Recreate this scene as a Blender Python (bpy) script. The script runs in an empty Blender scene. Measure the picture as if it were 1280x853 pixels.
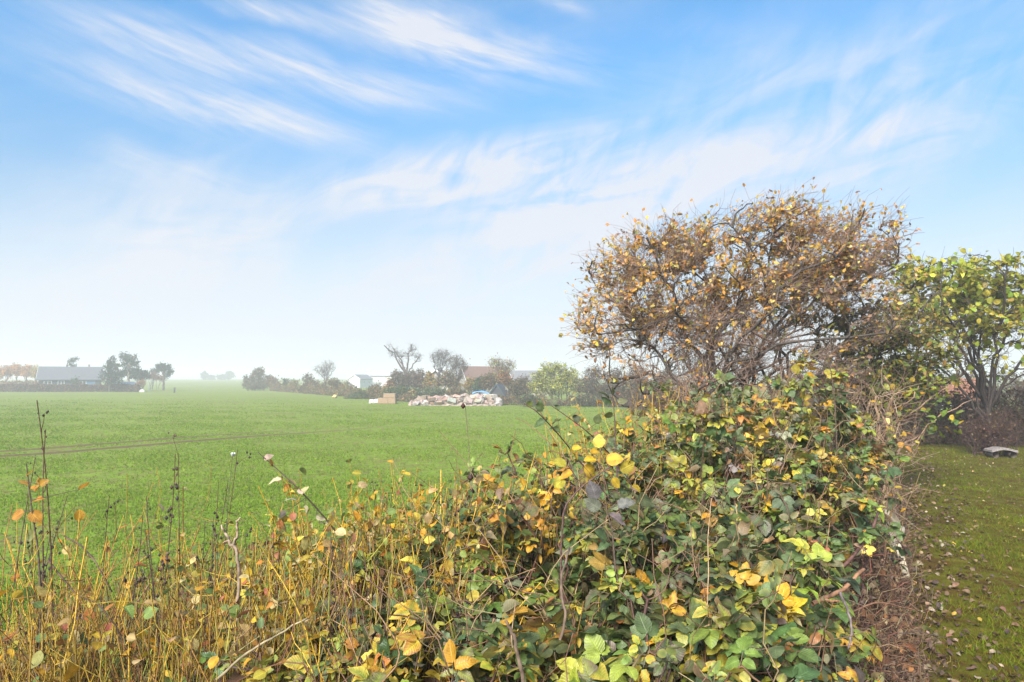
import bpy, math, random
import numpy as np
from mathutils import Vector, Matrix

rng = np.random.default_rng(7)
random.seed(7)
C = bpy.context.scene.collection
SC = bpy.context.scene
R = math.radians

# ------------------------------------------------------------------ camera
F = 849.0            # focal length in photo pixels (1280 wide)
HOR = 472.0          # eye level in the photo
EYE = 1.65
PITCH = math.atan((HOR - 426.5) / F)
cam_d = bpy.data.cameras.new('camera')
cam_d.sensor_width = 36.0
cam_d.lens = F / 1280 * 36.0
cam_d.clip_start = 0.05
cam_d.clip_end = 4000
cam = bpy.data.objects.new('camera', cam_d)
C.objects.link(cam)
cam.location = (0, 0, EYE)
cam.rotation_euler = (math.pi / 2 + PITCH, 0, 0)
SC.camera = cam


def ray(px, py):
    u, v = (px - 640) / F, (426.5 - py) / F
    c, s = math.cos(PITCH), math.sin(PITCH)
    return np.array([u, c - v * s, s + v * c])


def P(px, py, depth):
    d = ray(px, py)
    return np.array([0, 0, EYE]) + d * (depth / d[1])


# ------------------------------------------------------------------ world, sun, exposure
SUN_EL, SUN_AZ = R(38), R(205)      # azimuth clockwise from +Y (camera looks along +Y)
W = bpy.data.worlds.new('World')
SC.world = W
W.use_nodes = True
nt = W.node_tree
nt.nodes.clear()
SKY_STRENGTH = 0.10
SUN_STRENGTH = 4.1
EXPOSURE = 1.24


def N(t, typ, **kw):
    n = t.nodes.new(typ)
    for k, v in kw.items():
        setattr(n, k, v)
    return n


def build_sky():
    L = nt.links.new
    sky = N(nt, 'ShaderNodeTexSky', sky_type='NISHITA')
    sky.sun_disc = False
    sky.sun_elevation = SUN_EL
    sky.sun_rotation = SUN_AZ
    sky.altitude = 0
    sky.air_density = 1.0
    sky.dust_density = 0.3
    sky.ozone_density = 2.5
    tc = N(nt, 'ShaderNodeTexCoord')
    sep = N(nt, 'ShaderNodeSeparateXYZ')
    L(tc.outputs['Generated'], sep.inputs[0])

    def m(op, a, b=None, clamp=False):
        n = N(nt, 'ShaderNodeMath', operation=op, use_clamp=clamp)
        for i, v in enumerate((a, b)):
            if v is None:
                continue
            if isinstance(v, (int, float)):
                n.inputs[i].default_value = v
            else:
                L(v, n.inputs[i])
        return n.outputs[0]
    az = m('ARCTAN2', sep.outputs[0], sep.outputs[1])
    el = m('ARCSINE', sep.outputs[2])
    comb = N(nt, 'ShaderNodeCombineXYZ')
    L(az, comb.inputs[0])
    L(el, comb.inputs[1])
    ae = comb.outputs[0]

    def azel(px, py):
        d = ray(px, py)
        d = d / np.linalg.norm(d)
        return math.atan2(d[0], d[1]), math.asin(d[2])

    # a warped coordinate so the streak outlines are ragged
    wn = N(nt, 'ShaderNodeTexNoise')
    wn.inputs['Scale'].default_value = 4.0
    wn.inputs['Detail'].default_value = 5
    L(ae, wn.inputs['Vector'])
    ws = N(nt, 'ShaderNodeVectorMath', operation='SUBTRACT')
    L(wn.outputs['Color'], ws.inputs[0])
    ws.inputs[1].default_value = (0.5, 0.5, 0.5)
    wm = N(nt, 'ShaderNodeVectorMath', operation='MULTIPLY_ADD')
    L(ws.outputs[0], wm.inputs[0])
    wm.inputs[1].default_value = (0.20, 0.11, 0)
    L(ae, wm.inputs[2])
    warped = wm.outputs[0]

    def blob(p0, p1, thick, power=1.0):
        a0, a1 = azel(*p0), azel(*p1)
        cx, cy = (a0[0] + a1[0]) / 2, (a0[1] + a1[1]) / 2
        dx, dy = a1[0] - a0[0], a1[1] - a0[1]
        mp = N(nt, 'ShaderNodeMapping', vector_type='TEXTURE')
        mp.inputs['Location'].default_value = (cx, cy, 0)
        mp.inputs['Rotation'].default_value = (0, 0, math.atan2(dy, dx))
        mp.inputs['Scale'].default_value = (math.hypot(dx, dy) * 0.62, thick / F, 1)
        L(warped, mp.inputs['Vector'])
        ln = N(nt, 'ShaderNodeVectorMath', operation='LENGTH')
        L(mp.outputs[0], ln.inputs[0])
        mr = N(nt, 'ShaderNodeMapRange', interpolation_type='SMOOTHSTEP')
        mr.inputs['From Min'].default_value = 1.25
        mr.inputs['From Max'].default_value = 0.0
        mr.inputs['To Min'].default_value = 0
        mr.inputs['To Max'].default_value = power
        L(ln.outputs['Value'], mr.inputs['Value'])
        return mr.outputs[0]

    def streak_noise(angle, sx, sy, lo, hi, off, dist=0.6):
        mp = N(nt, 'ShaderNodeMapping')
        mp.inputs['Location'].default_value = off
        mp.inputs['Rotation'].default_value = (0, 0, angle)
        mp.inputs['Scale'].default_value = (sx, sy, 1)
        mp2 = N(nt, 'ShaderNodeMapping', vector_type='POINT')
        mp2.inputs['Rotation'].default_value = (0, 0, angle)
        L(ae, mp2.inputs['Vector'])
        mp.inputs['Rotation'].default_value = (0, 0, 0)
        L(mp2.outputs[0], mp.inputs['Vector'])
        n = N(nt, 'ShaderNodeTexNoise')
        n.inputs['Scale'].default_value = 1.0
        n.inputs['Detail'].default_value = 8
        n.inputs['Roughness'].default_value = 0.58
        n.inputs['Distortion'].default_value = dist
        L(mp.outputs[0], n.inputs['Vector'])
        mr = N(nt, 'ShaderNodeMapRange', interpolation_type='SMOOTHSTEP')
        mr.inputs['From Min'].default_value = lo
        mr.inputs['From Max'].default_value = hi
        L(n.outputs['Fac'], mr.inputs['Value'])
        return mr.outputs[0]

    def total(blobs):
        a = blobs[0]
        for b in blobs[1:]:
            a = m('ADD', a, b)
        return a
    left = total([
        blob((70, 20), (570, 125), 36, 1.15),
        blob((90, 105), (460, 185), 30, 1.1),
        blob((240, -15), (400, 30), 16, 1.0),
        blob((380, 10), (780, 92), 36, 1.1),
        blob((420, -10), (600, 70), 34, 0.6),
        blob((120, 195), (350, 240), 24, 0.8),
        blob((20, 60), (330, 130), 50, 0.35),
        blob((660, -8), (730, 15), 14, 0.6),
    ])
    right = total([
        blob((420, 372), (970, 195), 60, 1.7),
        blob((340, 265), (720, 190), 56, 1.35),
        blob((840, 260), (1300, 120), 70, .8),
        blob((830, 70), (1120, 110), 74, 0.46),
        blob((1000, 150), (1300, 20), 95, 0.52),
        blob((40, 350), (380, 300), 80, 1.2),
        blob((560, 250), (930, 150), 80, 0.75),
        blob((0, 250), (330, 220), 50, 0.55),
    ])
    nl = streak_noise(R(13), 3.2, 30, 0.26, 0.74, (3, 1, 0))
    nl2 = streak_noise(R(18), 11, 75, 0.26, 0.76, (8, 5, 0))
    nr = streak_noise(R(-19), 5, 15, 0.30, 0.72, (11, 4, 0), 1.2)
    nr2 = streak_noise(R(28), 26, 9, 0.22, 0.72, (5, 9, 0), 0.8)
    l1 = m('MULTIPLY', left, m('ADD', m('MULTIPLY', nl, 0.75), m('MULTIPLY', nl2, 0.35)))
    r1 = m('MULTIPLY', right, m('ADD', m('MULTIPLY', nr, 0.8), m('MULTIPLY', nr2, 0.4)))
    # thin milky veil thickening towards the horizon, behind the cirrus
    veil = N(nt, 'ShaderNodeMapRange', interpolation_type='SMOOTHERSTEP')
    veil.inputs['From Min'].default_value = R(23)
    veil.inputs['From Max'].default_value = R(0)
    L(el, veil.inputs['Value'])
    veil_p = m('MULTIPLY', veil.outputs[0], 0.95)
    film = m('MULTIPLY', streak_noise(R(-12), 2.4, 6, 0.30, 0.75, (2, 7, 0), 1.0), 0.18)
    l1 = m('MULTIPLY', l1, 0.9)
    l1 = m('ADD', l1, film)
    inv = m('MULTIPLY', m('SUBTRACT', 1.0, m('MINIMUM', l1, 0.92)), m('SUBTRACT', 1.0, m('MINIMUM', r1, 0.9)))
    inv = m('MULTIPLY', inv, m('SUBTRACT', 1.0, veil_p))
    mask = m('SUBTRACT', 1.0, inv, True)
    mix = N(nt, 'ShaderNodeMix', data_type='RGBA')
    L(mask, mix.inputs['Factor'])
    hs = N(nt, 'ShaderNodeHueSaturation')
    hs.inputs['Saturation'].default_value = 1.02
    hs.inputs['Hue'].default_value = 0.499
    hs.inputs['Value'].default_value = 1.15
    L(sky.outputs[0], hs.inputs['Color'])
    gain = N(nt, 'ShaderNodeVectorMath', operation='MULTIPLY')
    gain.inputs[1].default_value = (.52, .88, .97)
    L(hs.outputs[0], gain.inputs[0])
    flat = N(nt, 'ShaderNodeMapRange', interpolation_type='SMOOTHSTEP')
    for k_, v_ in (('From Min', R(10)), ('From Max', R(27)), ('To Min', .66), ('To Max', 1.0)):
        flat.inputs[k_].default_value = v_
    L(el, flat.inputs['Value'])
    gain2 = N(nt, 'ShaderNodeVectorMath', operation='SCALE')
    L(gain.outputs[0], gain2.inputs[0])
    L(flat.outputs[0], gain2.inputs['Scale'])
    L(gain2.outputs[0], mix.inputs[6])
    mix.inputs[7].default_value = (3.55, 3.66, 3.95, 1)
    bg = N(nt, 'ShaderNodeBackground')
    bg.inputs['Strength'].default_value = SKY_STRENGTH
    L(mix.outputs[2], bg.inputs['Color'])
    out = N(nt, 'ShaderNodeOutputWorld')
    L(bg.outputs[0], out.inputs['Surface'])


build_sky()
sun_d = bpy.data.lights.new('sun', 'SUN')
sun_d.energy = SUN_STRENGTH
sun_d.angle = R(28)
sun_d.color = (1.0, 0.95, 0.87)
sun = bpy.data.objects.new('sun', sun_d)
C.objects.link(sun)
_dir = Vector((math.sin(SUN_AZ) * math.cos(SUN_EL), math.cos(SUN_AZ) * math.cos(SUN_EL), math.sin(SUN_EL)))
sun.rotation_euler = _dir.to_track_quat('Z', 'Y').to_euler()
sun.location = (0, 0, 40)

SC.view_settings.view_transform = 'Standard'
SC.view_settings.look = 'None'
SC.view_settings.gamma = 1
SC.view_settings.exposure = EXPOSURE
SC.view_settings.use_curve_mapping = False
SC.render.engine = 'CYCLES'
cy = SC.cycles
cy.max_bounces = 7
cy.diffuse_bounces = 3
cy.glossy_bounces = 2
cy.transmission_bounces = 4
cy.transparent_max_bounces = 4
cy.volume_bounces = 4
cy.sample_clamp_indirect = 4
cy.use_denoising = True
try:
    cy.denoiser = 'OPENIMAGEDENOISE'
    cy.denoising_input_passes = 'RGB_ALBEDO_NORMAL'
except Exception:
    pass

# ------------------------------------------------------------------ helpers


def tag(o, label=None, cat=None, group=None, kind=None):
    if label:
        o['label'] = label
    if cat:
        o['category'] = cat
    if group:
        o['group'] = group
    if kind:
        o['kind'] = kind
    return o


def empty(name, loc, label=None, cat=None, group=None, rz=0.0):
    o = bpy.data.objects.new(name, None)
    C.objects.link(o)
    o.location = [float(v) for v in loc]
    o.rotation_euler = (0, 0, rz)
    o.empty_display_size = 0.1
    return tag(o, label, cat, group)


class Buf:
    """collects vertices, triangles, per-vertex colour and uv; links them as one mesh object"""

    def __init__(self):
        self.v, self.f, self.c, self.u, self.n = [], [], [], [], 0

    def add(self, v, f, c=None, u=None):
        v = np.asarray(v, float).reshape(-1, 3)
        if len(v) == 0:
            return
        f = np.asarray(f, np.int64).reshape(-1, 3)
        k = len(v)
        if c is None:
            c = np.full((k, 3), 0.5)
        c = np.asarray(c, float)
        if c.ndim == 1:
            c = np.tile(c, (k, 1))
        if u is None:
            u = np.zeros((k, 2))
        self.v.append(v)
        self.f.append(f + self.n)
        self.c.append(c)
        self.u.append(np.asarray(u, float))
        self.n += k

    def build(self, name, mat, parent=None, smooth=True, origin=None):
        me = bpy.data.meshes.new(name)
        if self.n:
            v = np.concatenate(self.v)
            f = np.concatenate(self.f)
            c = np.concatenate(self.c)
            u = np.concatenate(self.u)
            if origin is None and parent is not None:
                origin = parent.location
                rz = parent.rotation_euler[2]
            else:
                rz = 0
            if origin is not None:
                v = v - np.array(origin)[None]
                if rz:
                    cs, sn = math.cos(-rz), math.sin(-rz)
                    v = np.stack([v[:, 0] * cs - v[:, 1] * sn, v[:, 0] * sn + v[:, 1] * cs, v[:, 2]], 1)
            me.vertices.add(len(v))
            me.vertices.foreach_set('co', v.astype(np.float32).ravel())
            nf = len(f)
            me.loops.add(nf * 3)
            me.loops.foreach_set('vertex_index', f.astype(np.int32).ravel())
            me.polygons.add(nf)
            me.polygons.foreach_set('loop_start', np.arange(0, nf * 3, 3, dtype=np.int32))
            me.polygons.foreach_set('use_smooth', np.full(nf, bool(smooth)))
            a = me.attributes.new('Col', 'FLOAT_COLOR', 'POINT')
            a.data.foreach_set('color', np.concatenate([c, np.ones((len(c), 1))], 1).astype(np.float32).ravel())
            uvl = me.uv_layers.new(name='UVMap')
            uvl.data.foreach_set('uv', u[f.ravel()].astype(np.float32).ravel())
            me.update()
            me.validate()
        me.materials.append(mat)
        o = bpy.data.objects.new(name, me)
        C.objects.link(o)
        if parent is not None:
            o.parent = parent
        elif origin is not None:
            o.location = [float(q) for q in origin]
        return o


def norm(a):
    return a / np.maximum(np.linalg.norm(a, axis=-1, keepdims=True), 1e-9)


def tubes(buf, pts, rad, col, sides=4, cap=False):
    """pts (N,K,3), rad (N,K), col (N,3) or (3,)"""
    pts = np.asarray(pts, float)
    if pts.ndim == 2:
        pts = pts[None]
    n, k, _ = pts.shape
    if n == 0:
        return
    rad = np.broadcast_to(np.asarray(rad, float), (n, k))
    tan = np.gradient(pts, axis=1)
    tan = norm(tan)
    ref = np.where(np.abs(tan[:, :1, 2:3]) > 0.9, np.array([1.0, 0, 0]), np.array([0, 0, 1.0]))
    ref = np.broadcast_to(ref, tan.shape)
    a = norm(np.cross(tan, ref))
    b = np.cross(tan, a)
    th = np.arange(sides) / sides * 2 * math.pi
    ring = pts[:, :, None] + rad[:, :, None, None] * (np.cos(th)[None, None, :, None] * a[:, :, None] + np.sin(th)[None, None, :, None] * b[:, :, None])
    v = ring.reshape(-1, 3)
    i = np.arange(n)[:, None, None] * (k * sides)
    j = np.arange(k - 1)[None, :, None] * sides
    s = np.arange(sides)[None, None, :]
    s2 = (s + 1) % sides
    A = (i + j + s).ravel()
    B = (i + j + s2).ravel()
    Cc = (i + j + sides + s2).ravel()
    D = (i + j + sides + s).ravel()
    f = np.concatenate([np.stack([A, B, Cc], 1), np.stack([A, Cc, D], 1)])
    col = np.asarray(col, float)
    if col.ndim == 1:
        col = np.tile(col, (n, 1))
    if col.ndim == 2:
        c = np.repeat(col, k * sides, axis=0)
    else:
        c = np.repeat(col.reshape(n * k, 3), sides, axis=0)
    if cap:
        extra_v, extra_f = [], []
        base = len(v)
        for e in range(n):
            extra_v.append(pts[e, -1])
            o = e * k * sides + (k - 1) * sides
            for q in range(sides):
                extra_f.append((o + q, o + (q + 1) % sides, base + e))
        v = np.concatenate([v, np.array(extra_v)])
        f = np.concatenate([f, np.array(extra_f)])
        c = np.concatenate([c, np.array([c[e * k * sides] for e in range(n)])])
    buf.add(v, f, c)


def leaf_template(n=6, width=0.36, curl=0.15, fold=0.2, serr=0.0, tip=1.0, wave=0.0, broad=0.42, ph=0.0):
    """verts (x across, y along 0..1, z up), tris, (u,v)"""
    vs, uv = [(0, 0, 0)], [(0, 0)]
    rows = []
    for i in range(1, n):
        t = i / n
        w = width * (math.sin(math.pi * t ** (math.log(0.5) / math.log(broad))) ** 0.62)
        if serr:
            w *= 1 + (serr if i % 2 else -serr)
        z = -curl * t * t * 1.0 + wave * math.sin(t * 9 + ph)
        zz = fold * w
        row = []
        for s in (-1, 0, 1):
            back = 0.05 * abs(s)
            vs.append((s * w, t - back * (1 if serr else 0.3), z + (zz if s else 0) + (wave * 0.8 * math.sin(t * 11 + s * 2 + ph) if s else 0)))
            uv.append((s, t))
            row.append(len(vs) - 1)
        rows.append(row)
    vs.append((0, 1.0, -curl * 1.05))
    uv.append((0, 1))
    e = len(vs) - 1
    f = [(0, rows[0][1], rows[0][0]), (0, rows[0][2], rows[0][1])]
    for a, b in zip(rows[:-1], rows[1:]):
        f += [(a[0], a[1], b[1]), (a[0], b[1], b[0]), (a[1], a[2], b[2]), (a[1], b[2], b[1])]
    l = rows[-1]
    f += [(l[0], l[1], e), (l[1], l[2], e)]
    return np.array(vs, float), np.array(f), np.array(uv, float)


def put_leaves(buf, temps, pos, d, nrm, size, c0, c1=None):
    """leaf instances: d = direction of the blade, nrm = its upper side"""
    n = len(pos)
    if n == 0:
        return
    d = norm(d)
    x = norm(np.cross(d, nrm))
    z = np.cross(x, d)
    if c1 is None:
        c1 = c0
    pick = rng.integers(0, len(temps), n)
    for q, (tv, tf, tu) in enumerate(temps):
        m = pick == q
        k = int(m.sum())
        if not k:
            continue
        S = size[m][:, None, None]
        V = pos[m][:, None] + S * (tv[None, :, 0:1] * x[m][:, None] + tv[None, :, 1:2] * d[m][:, None] + tv[None, :, 2:3] * z[m][:, None])
        Fc = (np.arange(k)[:, None, None] * len(tv) + tf[None]).reshape(-1, 3)
        e = np.clip(np.abs(tu[:, 0]) * 0.75 + tu[:, 1] * 0.35, 0, 1)[None, :, None]
        col = c0[m][:, None] * (1 - e) + c1[m][:, None] * e
        U = np.tile(np.stack([tu[:, 0] * 0.5 + 0.5, tu[:, 1]], 1)[None], (k, 1, 1))
        buf.add(V.reshape(-1, 3), Fc, col.reshape(-1, 3), U.reshape(-1, 2))


DIAMOND = [(np.array([(0, 0, 0), (-.38, .45, .06), (.38, .5, .06), (0, 1, -.12)], float), np.array([(0, 2, 1), (1, 2, 3)]), np.array([(0, 0), (-1, .5), (1, .5), (0, 1)], float)),
           (np.array([(0, 0, 0), (-.3, .4, .16), (.42, .55, -.06), (.1, 1, -.25)], float), np.array([(0, 2, 1), (1, 2, 3)]), np.array([(0, 0), (-1, .5), (1, .5), (0, 1)], float))]
SMALL = [leaf_template(4, .30, cu, fo) for cu, fo in ((.15, .25), (.4, .1), (-.1, .4), (.25, .6))]
BRAMBLE = [leaf_template(8, wd * 1.06, cu, fo, .045, 1, wv, .47, ph) for wd, cu, fo, wv, ph in
           ((.37, .12, .16, .012, 0), (.40, .25, .08, .02, 1), (.35, .02, .30, .015, 2), (.38, .35, .22, .025, 3), (.42, .15, .02, .02, 4), (.34, .45, .45, .02, 5))]
ROUND = [leaf_template(6, wd, cu, fo, 0, 1, wv, .48, ph) for wd, cu, fo, wv, ph in
         ((.44, .15, .15, .01, 0), (.40, .35, .1, .02, 2), (.42, .0, .35, .02, 3), (.36, .55, .5, .03, 5))]
NARROW = [leaf_template(5, .19, cu, fo) for cu, fo in ((.3, .4), (.6, .3), (.1, .6), (.9, .5))]
DEADL = [leaf_template(5, .33, cu, fo, 0, 1, wv, .45, ph) for cu, fo, wv, ph in ((.5, .5, .05, 0), (-.4, .6, .06, 1), (.2, .9, .05, 2), (.8, .2, .08, 3))]


def L3(*rows):
    return np.array(rows, float)


def choose(pal, n, w=None, jit=0.16):
    if w is not None:
        w = np.array(w, float) / np.sum(w)
    c = pal[rng.choice(len(pal), n, p=w)]
    j = 1 + rng.normal(0, jit, (n, 1))
    h = 1 + rng.normal(0, jit * 0.4, (n, 3))
    return np.clip(c * np.clip(j, .45, 1.7) * h, 0.003, 0.85)


def rand_dir(n, up=0.0):
    v = rng.normal(size=(n, 3))
    v = norm(v)
    v[:, 2] += up
    return norm(v)


# ------------------------------------------------------------------ materials
def mat_new(name):
    m = bpy.data.materials.new(name)
    m.use_nodes = True
    t = m.node_tree
    t.nodes.clear()
    return m, t, N(t, 'ShaderNodeOutputMaterial')


def leaf_material(name, trans=0.3, rough=0.42, spec=0.5, under=(0.25, 0.3, 0.2), under_f=0.35, veins=True, spots=True):
    m, t, out = mat_new(name)
    L = t.links.new
    at = N(t, 'ShaderNodeAttribute', attribute_name='Col')
    col = at.outputs['Color']
    geo = N(t, 'ShaderNodeNewGeometry')
    if spots:
        tc = N(t, 'ShaderNodeTexCoord')
        nz = N(t, 'ShaderNodeTexNoise')
        nz.inputs['Scale'].default_value = 60
        nz.inputs['Detail'].default_value = 4
        L(tc.outputs['Object'], nz.inputs['Vector'])
        mr = N(t, 'ShaderNodeMapRange')
        mr.inputs['From Min'].default_value = .3
        mr.inputs['From Max'].default_value = .7
        mr.inputs['To Min'].default_value = .68
        mr.inputs['To Max'].default_value = 1.28
        L(nz.outputs['Fac'], mr.inputs['Value'])
        vm = N(t, 'ShaderNodeVectorMath', operation='MULTIPLY')
        L(col, vm.inputs[0])
        L(mr.outputs[0], vm.inputs[1])
        col = vm.outputs[0]
        n2 = N(t, 'ShaderNodeTexNoise')
        n2.inputs['Scale'].default_value = 130
        n2.inputs['Detail'].default_value = 2
        L(tc.outputs['Object'], n2.inputs['Vector'])
        m2 = N(t, 'ShaderNodeMapRange', interpolation_type='SMOOTHSTEP')
        m2.inputs['From Min'].default_value = .66
        m2.inputs['From Max'].default_value = .72
        m2.inputs['To Max'].default_value = .7
        L(n2.outputs['Fac'], m2.inputs['Value'])
        mx = N(t, 'ShaderNodeMix', data_type='RGBA')
        L(m2.outputs[0], mx.inputs['Factor'])
        L(col, mx.inputs[6])
        mx.inputs[7].default_value = (.10, .05, .025, 1)
        col = mx.outputs[2]
    b = N(t, 'ShaderNodeBsdfPrincipled')
    b.inputs['Roughness'].default_value = rough
    b.inputs['Specular IOR Level'].default_value = spec
    if veins:
        uv = N(t, 'ShaderNodeUVMap')
        sp = N(t, 'ShaderNodeSeparateXYZ')
        L(uv.outputs[0], sp.inputs[0])

        def mm(op, a, bb=None):
            n = N(t, 'ShaderNodeMath', operation=op)
            for i, q in enumerate((a, bb)):
                if q is None:
                    continue
                if isinstance(q, (int, float)):
                    n.inputs[i].default_value = q
                else:
                    L(q, n.inputs[i])
            return n.outputs[0]
        ua = mm('ABSOLUTE', mm('SUBTRACT', sp.outputs[0], .5))
        ph = mm('MULTIPLY', mm('SUBTRACT', sp.outputs[1], mm('MULTIPLY', ua, .55)), 52)
        lat = mm('POWER', mm('MULTIPLY', mm('ADD', mm('SINE', ph), 1), .5), 6)
        mid = mm('SUBTRACT', 1, mm('MINIMUM', mm('MULTIPLY', ua, 26), 1))
        vein = mm('MAXIMUM', mm('MULTIPLY', lat, .55), mid)
        mx2 = N(t, 'ShaderNodeMix', data_type='RGBA', blend_type='MULTIPLY')
        mx2.inputs['Factor'].default_value = 1
        sc = N(t, 'ShaderNodeMapRange')
        sc.inputs['To Min'].default_value = .94
        sc.inputs['To Max'].default_value = 1.45
        L(vein, sc.inputs['Value'])
        vm3 = N(t, 'ShaderNodeVectorMath', operation='MULTIPLY')
        L(col, vm3.inputs[0])
        L(sc.outputs[0], vm3.inputs[1])
        col = vm3.outputs[0]
        bp = N(t, 'ShaderNodeBump')
        bp.inputs['Strength'].default_value = .35
        bp.inputs['Distance'].default_value = .004
        bp.invert = True
        L(vein, bp.inputs['Height'])
        L(bp.outputs[0], b.inputs['Normal'])
    # the pale underside of the leaf
    mu = N(t, 'ShaderNodeMix', data_type='RGBA')
    fk = N(t, 'ShaderNodeMath', operation='MULTIPLY')
    L(geo.outputs['Backfacing'], fk.inputs[0])
    fk.inputs[1].default_value = under_f
    L(fk.outputs[0], mu.inputs['Factor'])
    L(col, mu.inputs[6])
    mu.inputs[7].default_value = (*under, 1)
    L(mu.outputs[2], b.inputs['Base Color'])
    tr = N(t, 'ShaderNodeBsdfTranslucent')
    L(col, tr.inputs['Color'])
    ms = N(t, 'ShaderNodeMixShader')
    ms.inputs[0].default_value = trans
    L(b.outputs[0], ms.inputs[1])
    L(tr.outputs[0], ms.inputs[2])
    L(ms.outputs[0], out.inputs['Surface'])
    return m


def bark_material(name, rough=.8, scale=40, var=.5):
    m, t, out = mat_new(name)
    L = t.links.new
    at = N(t, 'ShaderNodeAttribute', attribute_name='Col')
    tc = N(t, 'ShaderNodeTexCoord')
    nz = N(t, 'ShaderNodeTexNoise')
    nz.inputs['Scale'].default_value = scale
    nz.inputs['Detail'].default_value = 5
    L(tc.outputs['Object'], nz.inputs['Vector'])
    mr = N(t, 'ShaderNodeMapRange')
    mr.inputs['From Min'].default_value = .3
    mr.inputs['From Max'].default_value = .7
    mr.inputs['To Min'].default_value = 1 - var
    mr.inputs['To Max'].default_value = 1 + var
    L(nz.outputs['Fac'], mr.inputs['Value'])
    vm = N(t, 'ShaderNodeVectorMath', operation='MULTIPLY')
    L(at.outputs['Color'], vm.inputs[0])
    L(mr.outputs[0], vm.inputs[1])
    b = N(t, 'ShaderNodeBsdfPrincipled')
    b.inputs['Roughness'].default_value = rough
    b.inputs['Specular IOR Level'].default_value = .3
    bp = N(t, 'ShaderNodeBump')
    bp.inputs['Strength'].default_value = .5
    bp.inputs['Distance'].default_value = .01
    L(nz.outputs['Fac'], bp.inputs['Height'])
    L(bp.outputs[0], b.inputs['Normal'])
    L(vm.outputs[0], b.inputs['Base Color'])
    L(b.outputs[0], out.inputs['Surface'])
    return m


def plain_material(name, col, rough=.7, noise=.2, scale=8, stretch=(1, 1, 1), bump=.2, spec=.4):
    m, t, out = mat_new(name)
    L = t.links.new
    tc = N(t, 'ShaderNodeTexCoord')
    mp = N(t, 'ShaderNodeMapping')
    mp.inputs['Scale'].default_value = stretch
    L(tc.outputs['Object'], mp.inputs['Vector'])
    nz = N(t, 'ShaderNodeTexNoise')
    nz.inputs['Scale'].default_value = scale
    nz.inputs['Detail'].default_value = 5
    L(mp.outputs[0], nz.inputs['Vector'])
    mr = N(t, 'ShaderNodeMapRange')
    mr.inputs['From Min'].default_value = .3
    mr.inputs['From Max'].default_value = .7
    mr.inputs['To Min'].default_value = 1 - noise
    mr.inputs['To Max'].default_value = 1 + noise
    L(nz.outputs['Fac'], mr.inputs['Value'])
    vm = N(t, 'ShaderNodeVectorMath', operation='MULTIPLY')
    vm.inputs[0].default_value = col
    L(mr.outputs[0], vm.inputs[1])
    b = N(t, 'ShaderNodeBsdfPrincipled')
    b.inputs['Roughness'].default_value = rough
    b.inputs['Specular IOR Level'].default_value = spec
    bp = N(t, 'ShaderNodeBump')
    bp.inputs['Strength'].default_value = bump
    bp.inputs['Distance'].default_value = .02
    L(nz.outputs['Fac'], bp.inputs['Height'])
    L(bp.outputs[0], b.inputs['Normal'])
    L(vm.outputs[0], b.inputs['Base Color'])
    L(b.outputs[0], out.inputs['Surface'])
    return m


M_BRAMBLE = leaf_material('bramble_leaf', .32, .44, .55, (.22, .27, .17), .4)
TORN = [leaf_template(8, .34, .3, .35, .16, 1, .05, .45, 1), leaf_template(7, .30, .7, .6, .12, 1, .05, .5, 2), leaf_template(8, .26, -.25, .55, .14, 1, .06, .4, 4)]
M_YELLOW = leaf_material('yellow_leaf', .38, .5, .35, (.5, .42, .15), .2, veins=True)
M_LEAF = leaf_material('tree_leaf', .45, .5, .4, (.3, .3, .12), .2, veins=False)
M_FAR = leaf_material('far_leaf', .25, .7, .2, (.2, .2, .12), .1, veins=False, spots=False)
M_GRASS = leaf_material('grass_blade', .4, .7, .06, (.1, .2, .04), .1, veins=False, spots=False)
M_DEAD = leaf_material('dead_leaf', .15, .7, .3, (.3, .2, .12), .3, veins=True)
M_BARK = bark_material('bark')
M_TWIG = bark_material('twig', .65, 90, .35)
M_STONE = bark_material('broken_stone', .9, 6, .3)

# ------------------------------------------------------------------ terrain
FIELD_Z = -0.85
HO = np.array([0.35, 0.0])           # the lawn edge line and its direction
HE = np.array([0.48, 0.877])
HN = np.array([-0.877, 0.48])        # towards the field


def st(x, y):
    q = np.stack([np.asarray(x, float) - HO[0], np.asarray(y, float) - HO[1]], -1)
    return q @ HE, q @ HN


def sstep(a, b, x):
    t = np.clip((x - a) / (b - a), 0, 1)
    return t * t * (3 - 2 * t)


def wavy(x, y, s=1.0):
    return (np.sin(x * 1.7 * s + y * .9 * s) + np.sin(y * 2.3 * s - x * .6 * s + 1.3) + np.sin((x + y) * 3.9 * s + .5) * .5) / 2.5


def field_z(x, y):
    d = np.hypot(x, y)
    return FIELD_Z + 1.0 * sstep(130, 400, d) + .03 * wavy(x, y, .35) * sstep(6, 14, d)


def ground_z(x, y):
    s, t = st(x, y)
    k = sstep(3.0, 5.2, t)
    return (.02 * wavy(x, y, 1.1)) * (1 - k) + field_z(x, y) * k + .10 * np.exp(-((t - 1.4) / .9) ** 2)


def grid_mesh(name, X, Y, Z, mat, kind='structure'):
    a, b = X.shape
    v = np.stack([X, Y, Z], -1).reshape(-1, 3)
    idx = np.arange(a * b).reshape(a, b)
    A, B, Cc, D = idx[:-1, :-1].ravel(), idx[1:, :-1].ravel(), idx[1:, 1:].ravel(), idx[:-1, 1:].ravel()
    f = np.concatenate([np.stack([A, B, Cc], 1), np.stack([A, Cc, D], 1)])
    n = np.cross(v[f[0, 1]] - v[f[0, 0]], v[f[0, 2]] - v[f[0, 0]])
    if n[2] < 0:
        f = f[:, ::-1]
    bf = Buf()
    bf.add(v, f)
    o = bf.build(name, mat)
    return tag(o, kind=kind)


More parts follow.
